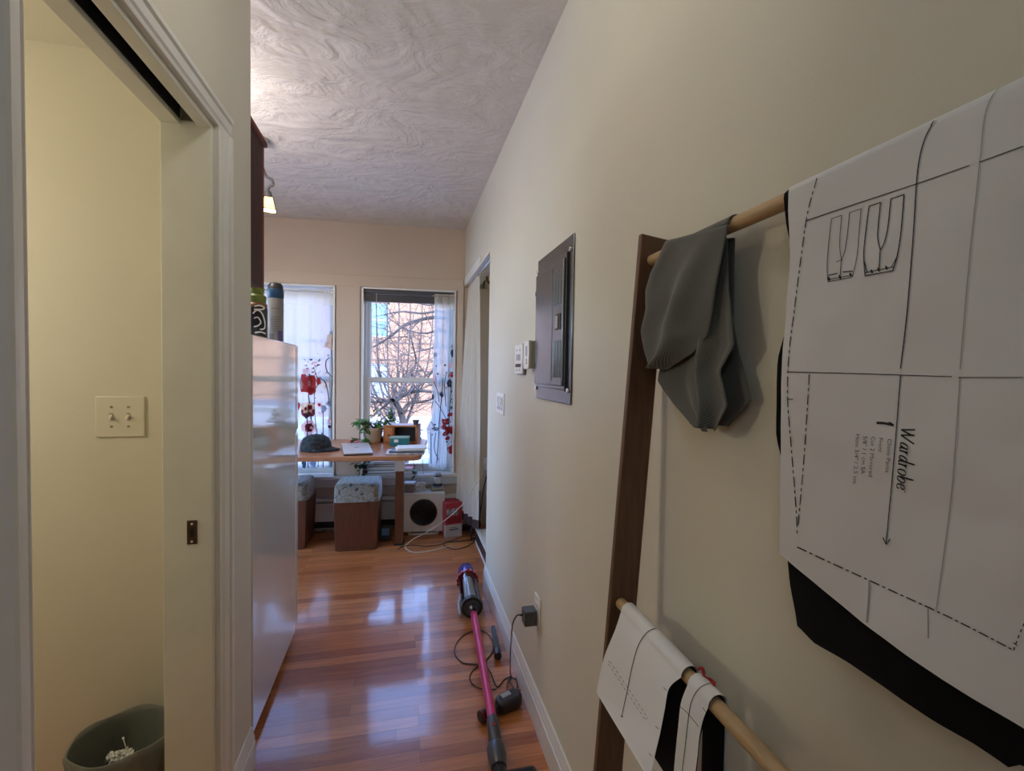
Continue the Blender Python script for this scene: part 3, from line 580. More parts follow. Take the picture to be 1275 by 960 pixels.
ln(S([(1092, 526.5), (1102, 527), (1113.5, 529.5)]), .0030); ln(S([(1113, 529), (1110, 526.5), (1107, 525.8)]), .0012)
pr.out('printed_lines', [INK, INKG, CREASE], ps, flat=True)
def text_on(s, x0, y0, x1, y1, cap, mat, parent, fn, name='printed_text'):
    cu = bpy.data.curves.new('type', 'FONT'); cu.body = s; cu.resolution_u = 3; ob = bpy.data.objects.new('type', cu); COL.objects.link(ob)
    me = bpy.data.meshes.new_from_object(ob.evaluated_get(bpy.context.evaluated_depsgraph_get())); bpy.data.objects.remove(ob); bpy.data.curves.remove(cu)
    w = max(v.co.x for v in me.vertices); l = hypot(x1-x0, y1-y0); ax, ay = (x1-x0)/w, (y1-y0)/w; ux, uy = (y1-y0)/l, -(x1-x0)/l
    b = MB(); b.add([fn(x0+ax*v.co.x+ux*v.co.y*cap/.7, y0+ay*v.co.x+uy*v.co.y*cap/.7) for v in me.vertices], [tuple(p.vertices) for p in me.polygons]); bpy.data.meshes.remove(me)
    return b.out(name, mat, parent, flat=True)
for s, x0, y0, x1, y1, c in (('Chino Pants', 1106, 546, 1103, 588, 5.2), ('Front', 1095, 544.5, 1094, 563, 5.2), ('Cut 2 Mirrored', 1085.5, 543, 1082, 593.5, 5.2), ('5/8" / 1 cm SA', 1075.5, 542.5, 1072.5, 590, 5.2), ('Hem 3/4" / 2.5 cm', 1066.5, 540, 1062.5, 602, 5.0)):
    text_on(s, x0, y0, x1, y1, c, INKG, ps, pmap)
# black fabric between rung and paper
FX = PX+.0042
fl_t = [aX(x, y, FX) for x, y in ((976, 244), (979, 282), (985, 312), (982, 400), (969, 448), (966, 545), (974, 580), (976, 690), (979, 735), (987, 780))]
fl_tab = sorted([(p.z, p.y) for p in fl_t])
fb = [aX(x, y, FX) for x, y in ((987, 780), (1010, 800), (1060, 826), (1110, 858), (1160, 892), (1215, 925), (1262, 958), (1275, 950))]
fb_tab = sorted([(p.y, p.z) for p in fb]); fb_tab = [(YRT+.01, fb_tab[0][1])]+fb_tab
def fab_fn(u, v):
    if v < .1: 
        a = v/.1; return V((RX1+RR+.001-.0*a, fl_tab[-1][1]+(YRT+.01-fl_tab[-1][1])*u, RZ1-.25*(1-a)))
    if v < .2:
        b = (v-.1)/.1*pi; return V((RX1+(RR+.0012)*cos(b), fl_tab[-1][1]+(YRT+.01-fl_tab[-1][1])*u, RZ1+(RR+.0012)*sin(b)))
    w = (v-.2)/.8; y = fl_tab[-1][1]+(YRT+.01-fl_tab[-1][1])*u; zb = lerp_tab(fb_tab, y)
    for _ in range(3): z = RZ1+(zb-RZ1)*w; yl = lerp_tab(fl_tab, z); y = yl+(YRT+.01-yl)*u; zb = lerp_tab(fb_tab, y)
    ex = max(0, (1.17-z)/.1); return V((px_sheet(z, y, .0035, 0)+.004*ex+.004*NZ.noise(V((y*15, z*5, 9)))*min(1, ex), y, z))
m = MB(); m.grid(fab_fn, 40, 60); o = m.out('black_fabric', BLKF, flat=True)
tag(o, 'large black fabric piece hanging behind the big pattern sheet', 'fabric')

# grey striped cloth draped on the top rung beside the rail
def cloth_layer(mb, left, right, X, amp, fold, ph, nu=34, nv=40, bulge=0, k=0, shape=None):
    lt = sorted([(aX(x, y, X(y)).z, aX(x, y, X(y)).y) for x, y in left]); rt = sorted([(aX(x, y, X(y)).z, aX(x, y, X(y)).y) for x, y in right])
    z1 = min(lt[-1][0], rt[-1][0]); zl, zr = lt[0][0], rt[0][0]; ztl, ztr = lt[-1][0], rt[-1][0]
    def fn(u, v):
        zt_ = ztl+(ztr-ztl)*u; zb = zl+(zr-zl)*u; z = zt_+(zb-zt_)*v
        a = lerp_tab(lt, z); b = lerp_tab(rt, z); y = a+(b-a)*u
        yy = 320+(RZ1-z)*700
        return V((X(yy) - amp*min(1, v*3)*(sin(u*fold*2*pi+ph+v*1.5)) - bulge*sin(pi*u)*min(1, v*2.5) - (shape(u, v) if shape else 0), y, z))
    mb.grid(fn, nu, nv, k)
gc = MB(); fx = RX1-RR-.004
# back flap, hanging lower against the wall
cloth_layer(gc, [(846, 300), (838, 380), (828, 440), (821, 474), (846, 505), (862, 528)], [(915, 296), (912, 350), (910, 400), (918, 440), (934, 497), (905, 531)], lambda y: RX1+RR+.003, .004, 1.6, .5)
# middle fold, grey inside face turned out
cloth_layer(gc, [(880, 300), (874, 390), (862, 440), (868, 505), (873, 530)], [(905, 296), (908, 360), (917, 430), (899, 462), (909, 505), (893, 537)], lambda y: RX1-RR+.004, .004, 1.3, 2.4, shape=lambda u, v: min(1, v*2)*(.016*math.exp(-((u-.25-.1*v)/.16)**2)-.006*math.exp(-((u-.6)/.15)**2)+.008*math.exp(-((u-.95)/.12)**2)))
cloth_layer(gc, [(838, 400), (828, 450), (821, 475), (840, 502), (866, 532)], [(880, 400), (875, 440), (872, 470), (876, 505), (884, 538)], lambda y: RX1-RR+.001, .003, 1.0, .2, shape=lambda u, v: .008*math.exp(-((u-.8)/.15)**2)*v)
# front flap with a rounded lower end
cloth_layer(gc, [(829, 300), (813, 340), (807, 362), (807, 385), (801, 412), (805, 436), (811, 457)], [(907, 279), (898, 325), (889, 380), (881, 418), (862, 440), (831, 460)], lambda y: fx-.004, .0, 1.25, -1.1, shape=lambda u, v: min(1, v*2.2)*(.020*math.exp(-((u-.70+.18*v)/.17)**2)+.012*math.exp(-((u-.06)/.10)**2)*(1-v*.5)-.007*math.exp(-((u-.34)/.12)**2)*(1-.6*v)+.010*v*v*sin(pi*u)+.0025*sin(u*17+v*9)*(1-v)))
# the part that lies over the rung
ya = aX(829, 300, fx).y; yb = aX(907, 279, fx).y
def over(u, v):
    b = v*pi; y = ya+(yb-ya)*u; return V((RX1+(RR+.0035)*cos(b)*1.05, y, RZ1-.002+(RR+.0035)*sin(b)))
gc.grid(over, 26, 12)
o = gc.out('grey_cloth', GREYF, flat=True, solid=.0012); tag(o, 'grey finely striped cloth draped over the top rung beside the rail', 'cloth')

# narrow pattern pieces and black cloth on the lower rung
QX = RX2-RR-.003
def hang(left, right, back=.25, dx=0., n=24, amp=.0015, rr=0., pw=.9, corner=0):
    N = len(left)-1; zr = RZ2+.002; R0 = RR+.0016+rr; XF = RX2-R0
    XX = [XF-dx*(i/N)**pw for i in range(N+1)]
    def line(px, cut):
        P = [aX(x, y, X) for (x, y), X in zip(px, XX)]; P[0] = V((XF, aZ(*px[0], RZ2+R0).y, zr))
        return spl(P[:cut+1], 8)[:-1]+spl(P[cut:], 8) if cut else spl(P, 8)
    L = line(left, corner); R = line(right, corner); N = len(L)-1
    def fn(u, v):
        y0 = L[0].y+(R[0].y-L[0].y)*u
        if v < .2: return V((RX2+R0, y0, zr-back*(1-v/.2)))
        if v < .4: b = (v-.2)/.2*pi; return V((RX2+R0*cos(b), y0, zr+R0*sin(b)))
        w = (v-.4)/.6; q = w*N; i = min(int(q), N-1); q -= i
        p = L[i].lerp(L[i+1], q).lerp(R[i].lerp(R[i+1], q), u); return V((p.x-amp*sin(u*3+w*4)*w, p.y, p.z))
    m = MB(); m.grid(fn, n, 60); return m, fn
def scr(p):
    d = p-EYEP; z = d.dot(_f); return (637.5+FPX*d.dot(_r)/z, 480-FPX*d.dot(_u)/z)
def on_sheet(fn, off=.0009):              # finds where a printed mark of the photo lies on a hanging sheet
    nu, nv = 24, 60; P = [[fn(i/nu, .25+.75*j/nv) for i in range(nu+1)] for j in range(nv+1)]; Q = [[scr(p) for p in r] for r in P]
    def f(x, y):
        best = None
        for j in range(nv):
            for i in range(nu):
                for (a, b, c) in (((j, i), (j, i+1), (j+1, i)), ((j+1, i+1), (j+1, i), (j, i+1))):
                    A0, A1, A2 = (Q[k[0]][k[1]] for k in (a, b, c)); d = (A1[0]-A0[0])*(A2[1]-A0[1])-(A2[0]-A0[0])*(A1[1]-A0[1])
                    if abs(d) < 1e-9: continue
                    s_ = ((x-A0[0])*(A2[1]-A0[1])-(A2[0]-A0[0])*(y-A0[1]))/d; t_ = ((A1[0]-A0[0])*(y-A0[1])-(x-A0[0])*(A1[1]-A0[1]))/d
                    bad = max(0, -s_, -t_, s_+t_-1)
                    p = P[a[0]][a[1]]+(P[b[0]][b[1]]-P[a[0]][a[1]])*s_+(P[c[0]][c[1]]-P[a[0]][a[1]])*t_; dist = (p-EYEP).length
                    if (bad < 1e-6 and (best is None or best[0] > 1e-6 or dist < best[1])) or (bad > 1e-6 and (best is None or bad < best[0])): best = (bad, dist, p)
        p = best[2]; return p+(EYEP-p).normalized()*off
    return f
def qln(mb, pts, w, fm, k=0): ribbon(mb, sp2(pts, 6) if len(pts) > 2 else sp2(pts, 6), w, fm, k)
m, f1 = hang([(786, 751), (766, 784), (752, 820), (743, 862), (770, 908), (808, 972)], [(866, 830), (833, 857), (827, 885), (821, 915), (815, 942), (809, 975)], rr=.0030, dx=.050, corner=3)
t = thing('pattern_piece', 'white paper pattern piece over the lower rung next to the ladder rail', 'sewing pattern', (RX2, .7, RZ2-.1))
m.out('paper_sheet', PAPER, t, flat=True); fm = on_sheet(f1)
m = MB(); qln(m, [(818, 782), (806, 787), (795, 803), (787, 830), (781, 860), (774, 892)], .9, fm); qln(m, [(773.2, 891), (775.2, 893)], 1.6, fm)
for a, b in (((759, 823), (806, 893)), ((757, 826), (804, 897)), ((759, 823), (757, 826)), ((806, 893), (804, 897))):
    n = max(1, int(hypot(b[0]-a[0], b[1]-a[1])/7))
    for i in range(n): qln(m, [(a[0]+(b[0]-a[0])*(i+.1)/n, a[1]+(b[1]-a[1])*(i+.1)/n), (a[0]+(b[0]-a[0])*(i+.7)/n, a[1]+(b[1]-a[1])*(i+.7)/n)], .6, fm, 1)
for y, x in ((858, 829), (906, 819), (940, 811)): qln(m, [(x-3, y-2), (x+1, y+2)], .7, fm)
m.out('printed_lines', [INK, INKG], t, flat=True)
m, f2 = hang([(872, 839), (848, 875), (845, 903), (842, 932), (839, 960), (837, 985)], [(906, 865), (875, 897), (870, 920), (868, 940), (866, 960), (864, 985)], rr=.0030, dx=.022)
t = thing('pattern_piece', 'narrow white paper pattern strip over the lower rung beside black cloth, nearer the camera', 'sewing pattern', (RX2, .55, RZ2-.1))
m.out('paper_sheet', PAPER, t, flat=True); fm = on_sheet(f2)
m = MB(); qln(m, [(888, 850), (873, 855), (862, 870), (857, 895), (853, 930), (849, 962)], .8, fm); qln(m, [(847, 880), (857, 889), (870, 905)], .7, fm); qln(m, [(875, 881), (879, 887)], .7, fm); m.out('printed_lines', [INK, INKG], t, flat=True)
m, f3 = hang([(800, 765), (778, 800), (770, 840), (768, 880), (790, 920)], [(867, 831), (834, 858), (828, 885), (821, 915), (815, 940)], rr=.0004, dx=.026, back=RZ2-aX(818, 950, RX2+.0125).z)
tag(m.out('black_cloth', BLKF, flat=True), 'black cloth strip between the two lower pattern pieces', 'cloth')
m, f4 = hang([(874, 840), (850, 876), (847, 904), (844, 935), (841, 985)], [(909, 866), (877, 899), (871, 921), (869, 945), (866, 985)], rr=.0004, dx=.018, back=.34)
tag(m.out('black_cloth', BLKF, flat=True), 'black cloth hanging under the narrow pattern strip, nearest the bare rung', 'cloth')
y = aX(872, 838, RX2).y
m = MB(); rn = random.Random(3); P = [V((RX2+.010+.004*sin(i*1.1), y+.020-.0042*i, RZ2+RR+.003+.0025*sin(i*1.7))) for i in range(11)]
m.tube(spl(P, 5), .0019, 7); m.tube(spl([p+V((.003, .001, .002*sin(i*2.1))) for i, p in enumerate(P[::-1])], 5), .0016, 7)
tag(m.out('red_tassel', REDT), 'small twisted red yarn tassel lying on the lower rung', 'tassel')
# ------------------------------------------------------------------ bathroom bin
b_l = aZ(66, 948, .315); b_f = aZ(125, 956, .315); b_b = aZ(185, 877, .315)
bc = V(((b_l.x-.648)/2, (b_f.y+b_b.y)/2, 0)); BX, BY, BH = (-.648-b_l.x)/2/1.05, (b_b.y-b_f.y)/2/1.06, .308
print('BIN', bc, BX, BY)
t = thing('waste_bin', 'open waste bin with a translucent liner in the bathroom', 'waste bin', bc)
LINER = sheer('grey_bin_liner', (.36, .38, .36), .3, .4); BINP = M('grey_green_bin', (.20, .21, .18), .5)
m = MB(); m.lathe([(.0, .004), (.74, .004), (.76, .0), (.80, .02), (1.0, BH-.012), (1.02, BH-.01), (1.02, BH), (.985, BH), (.80, .05), (.74, .02), (0, .02)], 44, c=bc, sx=BX, sy=BY); m.out('body', BINP, t)
def lin(u, v):
    a = u*2*pi; w = 1+.02*sin(a*9)+.012*sin(a*17+1)
    if v < .3: k = v/.3; r = (.86+.19*k)*w; z = BH-.16*(1-k)**1+.006
    elif v < .4: r = 1.05-.07*(v-.3)/.1; z = BH+.008
    else: k = (v-.4)/.6; r = (.975-.16*k)*(1+.035*k*sin(a*7+2)+.03*k*sin(a*12)); z = BH+.006-.30*k
    return V((bc.x+BX*r*cos(a), bc.y+BY*r*sin(a), z+.004*sin(a*5)))
m = MB(); m.grid(lin, 72, 24); m.out('liner', LINER, t, flat=True)
m = MB(); rn = random.Random(5)
tc_ = aZ(152, 941, BH-.045)
for k in range(3):
    c = tc_+V((-.02+.022*k, .012*(k % 2), -.006*k)); sd = rn.random()*9
    def crum(u, v, c=c, sd=sd):
        a, b = u*2*pi, (v-.5)*pi; d = V((cos(a)*cos(b), sin(a)*cos(b), sin(b)*.7)); return c+d*(.014+.016*NZ.noise(d*2.6+V((sd, 0, 0)))+.01*NZ.noise(d*7+V((sd, 2, 0))))
    m.grid(crum, 20, 12)
tag(m.out('crumpled_tissue', WHITEP, sharp=12), 'crumpled white tissue lying in the bathroom bin', 'tissue')
p = tc_+V((.008, .01, .0)); q = aY(153, 918, p.y+.02); m = MB(); m.tube([p, p.lerp(q, .85), p.lerp(q, .88), q], [.0012, .0012, .003, .0026], 8)
tag(m.out('cotton_swab', WHITEP), 'white cotton swab standing up in the bathroom bin', 'cotton swab')

# ------------------------------------------------------------------ fridge, what stands on it, cabinet above, lamp
FX1, FY0, FY1, FZ = -.519, 1.80, 2.54, 1.484; FX0 = FX1-.70; DG = FY1-.062
t = thing('fridge', 'glossy white fridge seen from its side beyond the left wall', 'fridge', ((FX0+FX1)/2, (FY0+FY1)/2, 0))
MB().box(FX0, FX1, FY0, DG, .035, FZ).out('cabinet_body', FRIDGEW, t, bevel=.006, seg=3)
for nm, a, b in (('fridge_door', .06, 1.04), ('freezer_door', 1.052, FZ)):
    dr = MB().box(FX0, FX1, DG+.006, FY1, a, b).out(nm, FRIDGEW, t, bevel=.012, seg=4)
    MB().box(FX0+.012, FX1-.012, DG-.001, DG+.008, a+.01, b-.01).out('gasket', GREYP, dr)
    z0, z1 = (.72, 1.0) if 'fridge' in nm else (1.09, 1.3)
    m = MB(); m.box(FX0+.035, FX0+.06, FY1-.002, FY1+.035, z0, z1); m.out('handle', WHITEP, dr, bevel=.006)
for x in (FX0+.06, FX1-.06):
    for y in (FY0+.06, DG-.05): MB().cyl((x, y, 0), (x, y, .04), .022, n=16).out('foot', BLACK, t)
MB().box(FX0+.03, FX1-.03, DG-.02, DG+.015, .012, .055).out('toe_grille', BLACK, t, bevel=.003)
x = FX1+.0005
# canister with blue cap
k = aX(343, 400, -.62); r = .037
t = thing('spray_canister', 'tall grey canister with a blue cap on top of the fridge', 'canister', (k.x, k.y, FZ))
zt = aY(343, 353, k.y).z; zc = aY(343, 372, k.y).z; c = (k.x, k.y, FZ)
CANB = M('canister_body_grey', (.21, .21, .20), .4); BLUEC = M('teal_blue_cap', (.006, .055, .13), .35); PURL = M('purple_label', (.09, .07, .2), .5); LBL = M('label_grey_ink', (.12, .12, .14), .6)
MB().lathe([(r*.92, 0), (r, .006), (r, zc-FZ-.004), (r*.95, zc-FZ)], c=c).out('can_body', CANB, t)
MB().lathe([(r*.97, zc-FZ), (r*1.02, zc-FZ+.006), (r*1.02, zt-FZ-.035), (r*.98, zt-FZ-.03)], c=c).out('cap', BLUEC, t)
MB().lathe([(r*.96, zt-FZ-.03), (r*.93, zt-FZ-.012), (r*.7, zt-FZ), (0, zt-FZ)], c=c).out('cap_top', BLACK, t)
m = MB(); R1 = r+.0006
def band(m, a0, a1, z0, z1, k=0, R1=R1, c=c):
    n = 8; vs = []
    for z in (z0, z1):
        for i in range(n+1): a = rad(a0+(a1-a0)*i/n); vs.append((c[0]+R1*cos(a), c[1]+R1*sin(a), z))
    m.add(vs, [(i, i+1, n+2+i, n+1+i) for i in range(n)], k)
zz = FZ+.02
for i, wd in enumerate((70, 55, 62, 40, 58, 66, 50)): band(m, -105, -105+wd, FZ+.13-.011*i, FZ+.1325-.011*i, 0)
band(m, -105, -45, FZ+.172, FZ+.176, 0); band(m, -125, -85, zz-.01, zz+.03, 0); m.out('label', LBL, t, flat=True); m = MB(); band(m, -60, -20, zz-.012, zz+.045, 0); m.out('purple_patch', PURL, t, flat=True, label='purple corner of the canister label')
# dark jar with green lid
k = aX(320, 400, -.615); c = (k.x, k.y, FZ); r = .042; z1 = aY(320, 384, k.y).z-FZ; zt = aY(320, 357, k.y).z-FZ
t = thing('drink_bottle', 'black labelled bottle with a green top on the fridge beside the canister', 'bottle', c)
OLV = M('amber_band', (.26, .12, .03), .4); GRN = M('green_lid_plastic', (.10, .15, .02), .25, col2=(.18, .24, .04))
MB().lathe([(r*.9, 0), (r, .008), (r, z1), (r*.9, z1+.004)], c=c).out('bottle_body', BLACKG, t)
MB().lathe([(r*.92, z1+.002), (r*.98, z1+.014), (r*.86, z1+.022)], c=c).out('neck_band', OLV, t)
MB().lathe([(r*.84, z1+.02), (r*.9, z1+.05), (r*.6, z1+.062), (r*.66, z1+.066), (r*.7, zt-.008), (r*.6, zt), (0, zt)], c=c).out('lid', GRN, t)
m = MB()
def arcstroke(m, pts, w):
    L = []
    for a, z in sp2(pts, 6):
        A_ = rad(a); L.append((A_*r, z))
    ribbon(m, L, w, lambda s, z: V((c[0]+(r+.0007)*cos(s/r), c[1]+(r+.0007)*sin(s/r), FZ+z)), 0)
arcstroke(m, [(-95, .11), (-75, .125), (-50, .115), (-30, .075), (-35, .05), (-60, .045)], .006); arcstroke(m, [(-88, .14), (-60, .146), (-35, .138), (-50, .13), (-90, .128)], .006)
arcstroke(m, [(-90, .09), (-70, .095), (-55, .075), (-70, .06), (-90, .055)], .005); arcstroke(m, [(-85, .03), (-55, .034), (-25, .028)], .006); arcstroke(m, [(-80, .016), (-40, .012)], .003)
m.out('label', WHITEP, t, flat=True)
# cabinet over the fridge
zb, zt = 1.668, 2.205; cy1 = aX(331, 260, -.52).y; cy0 = YL
t = thing('wall_cabinet', 'dark cherry wall cabinet above the fridge', 'cabinet', (-.90, (cy0+cy1)/2, zb))
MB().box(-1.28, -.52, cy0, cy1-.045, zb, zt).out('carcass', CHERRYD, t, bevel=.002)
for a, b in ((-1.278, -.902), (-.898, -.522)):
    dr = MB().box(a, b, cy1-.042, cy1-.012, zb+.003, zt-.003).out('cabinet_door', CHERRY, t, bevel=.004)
    MB().box(a+.06, b-.06, cy1-.013, cy1-.004, zb+.06, zt-.06).out('door_panel', CHERRY, dr, bevel=.006)
    MB().cyl((b-.04 if a < -1 else a+.04, cy1-.013, zb+.05), (b-.04 if a < -1 else a+.04, cy1+.012, zb+.05), .012, .015, n=16).out('knob', BRONZE, dr, bevel=.002)
MB().box(-1.29, -.512, cy0, cy1-.004, zt-.002, zt+.022).out('cornice', CHERRY, t, bevel=.006)
# stained glass spot lamp on the kitchen ceiling
ly = 2.75; k = aY(334.5, 254, ly); top = aY(333, 229, ly)
AMB = M('amber_lamp_glass', (1, .62, .26), .4, var=.15, vs=30, emit=1.1)
t = thing('spot_lamp', 'small glowing amber glass lamp hanging by the kitchen ceiling', 'lamp', (k.x, ly, k.z))
kz = k.z; c = (k.x, ly, 0)
m = MB()
def fr(z0, r0, z1, r1, k=0):
    vs = []
    for z, r in ((z0, r0), (z1, r1)):
        for i in range(4): a = rad(45+90*i+12); vs.append((k_.x+r*cos(a), ly+r*sin(a), z))
    m.add(vs, [(i, (i+1) % 4, (i+1) % 4+4, i+4) for i in range(4)], k)
k_ = k; fr(kz-.034, .048, kz+.034, .028); m.out('glass_shade', AMB, t, flat=True)
m = MB()
for z, r in ((kz-.034, .049), (kz+.034, .029)):
    P = [(k.x+r*cos(rad(57+90*i)), ly+r*sin(rad(57+90*i)), z) for i in range(5)]; m.tube(P, .0025, 6)
for i in range(4): m.tube([(k.x+.049*cos(rad(57+90*i)), ly+.049*sin(rad(57+90*i)), kz-.034), (k.x+.029*cos(rad(57+90*i)), ly+.029*sin(rad(57+90*i)), kz+.034)], .0025, 6)
m.out('lead_frame', BLACK, t)
m = MB(); m.cyl((k.x, ly, kz+.03), (k.x-.004, ly, kz+.065), .02, .016); m.tube(spl([(k.x-.004, ly, kz+.06), (k.x+.002, ly, kz+.09), (k.x+.024, ly-.01, kz+.10), (k.x+.016, ly-.006, kz+.13), (k.x-.02, ly, kz+.16), (k.x-.05, ly, H-.03)], 6), .007, 10); m.out('arm', CHAR, t)
MB().lathe([(0, H-.004), (.055, H-.004), (.055, H-.022), (.02, H-.034), (0, H-.034)], c=(k.x-.05, ly, 0)).out('ceiling_rose', GREYP, t)
LAMP = (k.x, ly, kz-.02)

# ------------------------------------------------------------------ vacuum cleaner lying along the wall
a0 = aZ(587.5, 756, .066); b0 = aZ(582, 722, .080); b1 = aZ(579.5, 702, .092); ax = (b0-a0).normalized()
TR = .0185
t = thing('stick_vacuum', 'cordless stick vacuum with magenta tube lying on the floor', 'vacuum cleaner', (a0.x, (a0.y+1.45)/2, 0))
Lb = (b0-a0).length
m = MB(); m.cyl(a0+ax*.015, a0+ax*(Lb-.01), .056, .058, 32); m.out('dust_bin', BOTG, t)
MB().cyl(a0+ax*.02, a0+ax*(Lb-.01), .036, .03, 24).out('inner_shroud', GREYP, t)
m = MB(); m.cyl(a0-ax*.008, a0+ax*.02, .060, .059, 32); m.cyl(a0+ax*.019, a0+ax*.03, .057, .057, 32); m.out('bin_base', BLACK, t, bevel=.004)
m = MB(); m.cyl(a0-ax*.0095, a0-ax*.006, .042, .046, 24); m.out('base_ring', CHAR, t, bevel=.002)
rg = MB(); rg.cyl(a0+ax*(Lb-.012), a0+ax*(Lb+.012), .064, .064, 36)
for i in range(14): a = 2*pi*i/14; u = ax.orthogonal().normalized(); w = ax.cross(u); p = a0+ax*(Lb-.004)+(u*cos(a)+w*sin(a))*.062; rg.cyl(p-ax*.014, p+ax*.014, .008, n=8)
rg.out('red_ring', REDP, t, bevel=.002, label='dark red ring between clear bin and purple head')
m = MB(); e = b1; m.tube([a0+ax*(Lb+.008), a0+ax*(Lb+.05), a0+ax*(Lb+.13), a0+ax*(Lb+.15)], [.054, .050, .048, .038], 30); m.out('cyclone_head', PURP, t)
m = MB()
u = V((0, 0, 1)).cross(ax).normalized(); w = ax.cross(u)
for i in range(12): a = 2*pi*i/12; p = (u*cos(a)+w*sin(a)); m.tube([a0+ax*(Lb+.03)+p*.047, a0+ax*(Lb+.12)+p*.044], .007, 6)
m.out('cyclone_cones', PURP, t)
hd = a0-u*.0+V((-.062, .015, -.048)); MB().tube([hd, hd+ax*.12+V((0, 0, .0)), hd+ax*.17+V((.02, 0, .02))], [.007, .009, .012], 12).out('handle', GREYP, t)
# tube and connectors
s0 = a0-ax*.006; s0 = V((s0.x+.006, s0.y, .058)); e0 = aZ(613, 895, .052)
td = (e0-s0).normalized()
m = MB(); m.cyl(s0+td*.02, e0, TR, TR, 28); m.out('tube', MAG, t, label='magenta metal tube')
m = MB(); m.tube([s0-td*.01, s0+td*.02, s0+td*.035, s0+td*.05], [.026, .026, .022, .0195], 24); m.box(s0.x-.010, s0.x+.006, s0.y-.05, s0.y-.01, s0.z+.018, s0.z+.034); m.out('tube_socket', BLACK, t, bevel=.002)
MB().cyl(V((s0.x-.014, s0.y-.022, s0.z+.022)), V((s0.x-.014, s0.y-.03, s0.z+.026)), .008, n=12).out('release_button', WHITEP, t, bevel=.001)
e1 = aZ(617, 928, .050)
m = MB(); m.tube([e0-td*.002, e0+td*.003, e0+td*.008, e1, e1+td*.004], [TR, .0225, .0225, .0245, .022], 24); m.out('tube_collar', NICK, t)
mm = e0.lerp(e1, .45)+V((0, -.0, .0235)); MB().lathe([(.0065, 0), (.0085, 0), (.0085, .0014), (.0065, .0014), (.0065, 0)], 20, c=mm).out('release_symbol', REDP, t)
e2 = aZ(622, 962, .045); nk = (e2-e1).normalized()
m = MB(); m.tube([e1, e1+nk*.004, e1+nk*.012, e1+nk*.05, e1+nk*.09], [.024, .030, .033, .032, .026], 24); m.out('neck_joint', NICK, t)
hx = e1+nk*.085
m = MB(); m.tube([hx+V((0, .015, 0)), hx+V((.0, -.05, -.012)), hx+V((0, -.10, -.016))], [.024, .026, .03], 20); m.out('head_neck', BLACKG, t)
hp = aZ(674, 958, .012); hy = hx.y-.03
m = MB(); m.box(hx.x-.125, hx.x+.125, hp.y-.16, hp.y-.01, .006, .052); m.out('cleaner_head', BLACKG, t, bevel=.018, seg=4)
m = MB(); m.box(hx.x+.02, hx.x+.120, hp.y-.02, hp.y+.012, .005, .022); m.out('head_lip', NICK, t, bevel=.005)
# crevice tool and second tool
g0 = aZ(614, 780, .018); g1 = aZ(620, 818, .020)
t = thing('crevice_tool', 'slim black crevice nozzle lying beside the baseboard', 'nozzle', ((g0.x+g1.x)/2, (g0.y+g1.y)/2, 0))
gd = (g1-g0).normalized(); gs = V((-gd.y, gd.x, 0)).normalized()
m = MB()
def sec(p, w, h): return [p+gs*(x*w)+V((0, 0, y*h-p.z+.004+h)) for x, y in ((-1, -1), (1, -1), (1, 1), (-1, 1))]
m.quadbox(sec(g0, .010, .010), sec(g1-gd*.05, .015, .016)); m.out('nozzle', BLACKG, t, bevel=.004, seg=3)
MB().cyl(V((*(g1-gd*.05).xy, .0215)), V((*g1.xy, .0215)), .017, .018, 22).out('collar', BLACK, t, bevel=.002)
k0 = aZ(599, 893, .022); k1 = aZ(632, 872, .035); kd = (k1-k0); kd.z = 0; kd.normalize(); kn = V((-kd.y, kd.x, 0))
t = thing('motor_brush_tool', 'black motorised brush head lying under the magenta tube', 'brush head', (k1.x, k1.y, 0))
c1 = k1+kd*.0; m = MB(); P = [c1+kd*x+kn*y for x, y in ((-.045, -.030), (.04, -.036), (.062, -.02), (.066, .018), (.045, .036), (-.03, .036), (-.052, .016), (-.056, -.012))]
m.prism([V((p.x, p.y, .004)) for p in P], (0, 0, .050)); m.out('brush_housing', BLACK, t, bevel=.020, seg=4)
m = MB(); q = c1+kd*.0+kn*.01; m.prism([V((p.x, p.y, .0525)) for p in (q+kd*-.024+kn*-.012, q+kd*.02+kn*-.012, q+kd*.02+kn*.012, q+kd*-.024+kn*.012)], (0, 0, .004)); m.out('slide_button', GREYP, t, bevel=.002)
MB().cyl(c1-kd*.04+V((0, 0, .024-c1.z)), V((k0.x, k0.y, .024))+kd*.03, .016, .017, 20).out('neck', BLACK, t)
MB().cyl(V((k0.x, k0.y, .024))+kd*.032, V((k0.x, k0.y, .024))-kd*.006, .022, .022, 24).out('collar', BLACK, t, bevel=.003)
MB().cyl(V((k0.x, k0.y, .024))+kd*.004, V((k0.x, k0.y, .024))-kd*.002, .0226, n=24).out('collar_ring', REDP, t, label='dark red ring at the collar end')
# ------------------------------------------------------------------ furniture at the window (local frame TM: x along the table, y away from the camera)
def B(x, y, off=0): return aB(x, y, off)
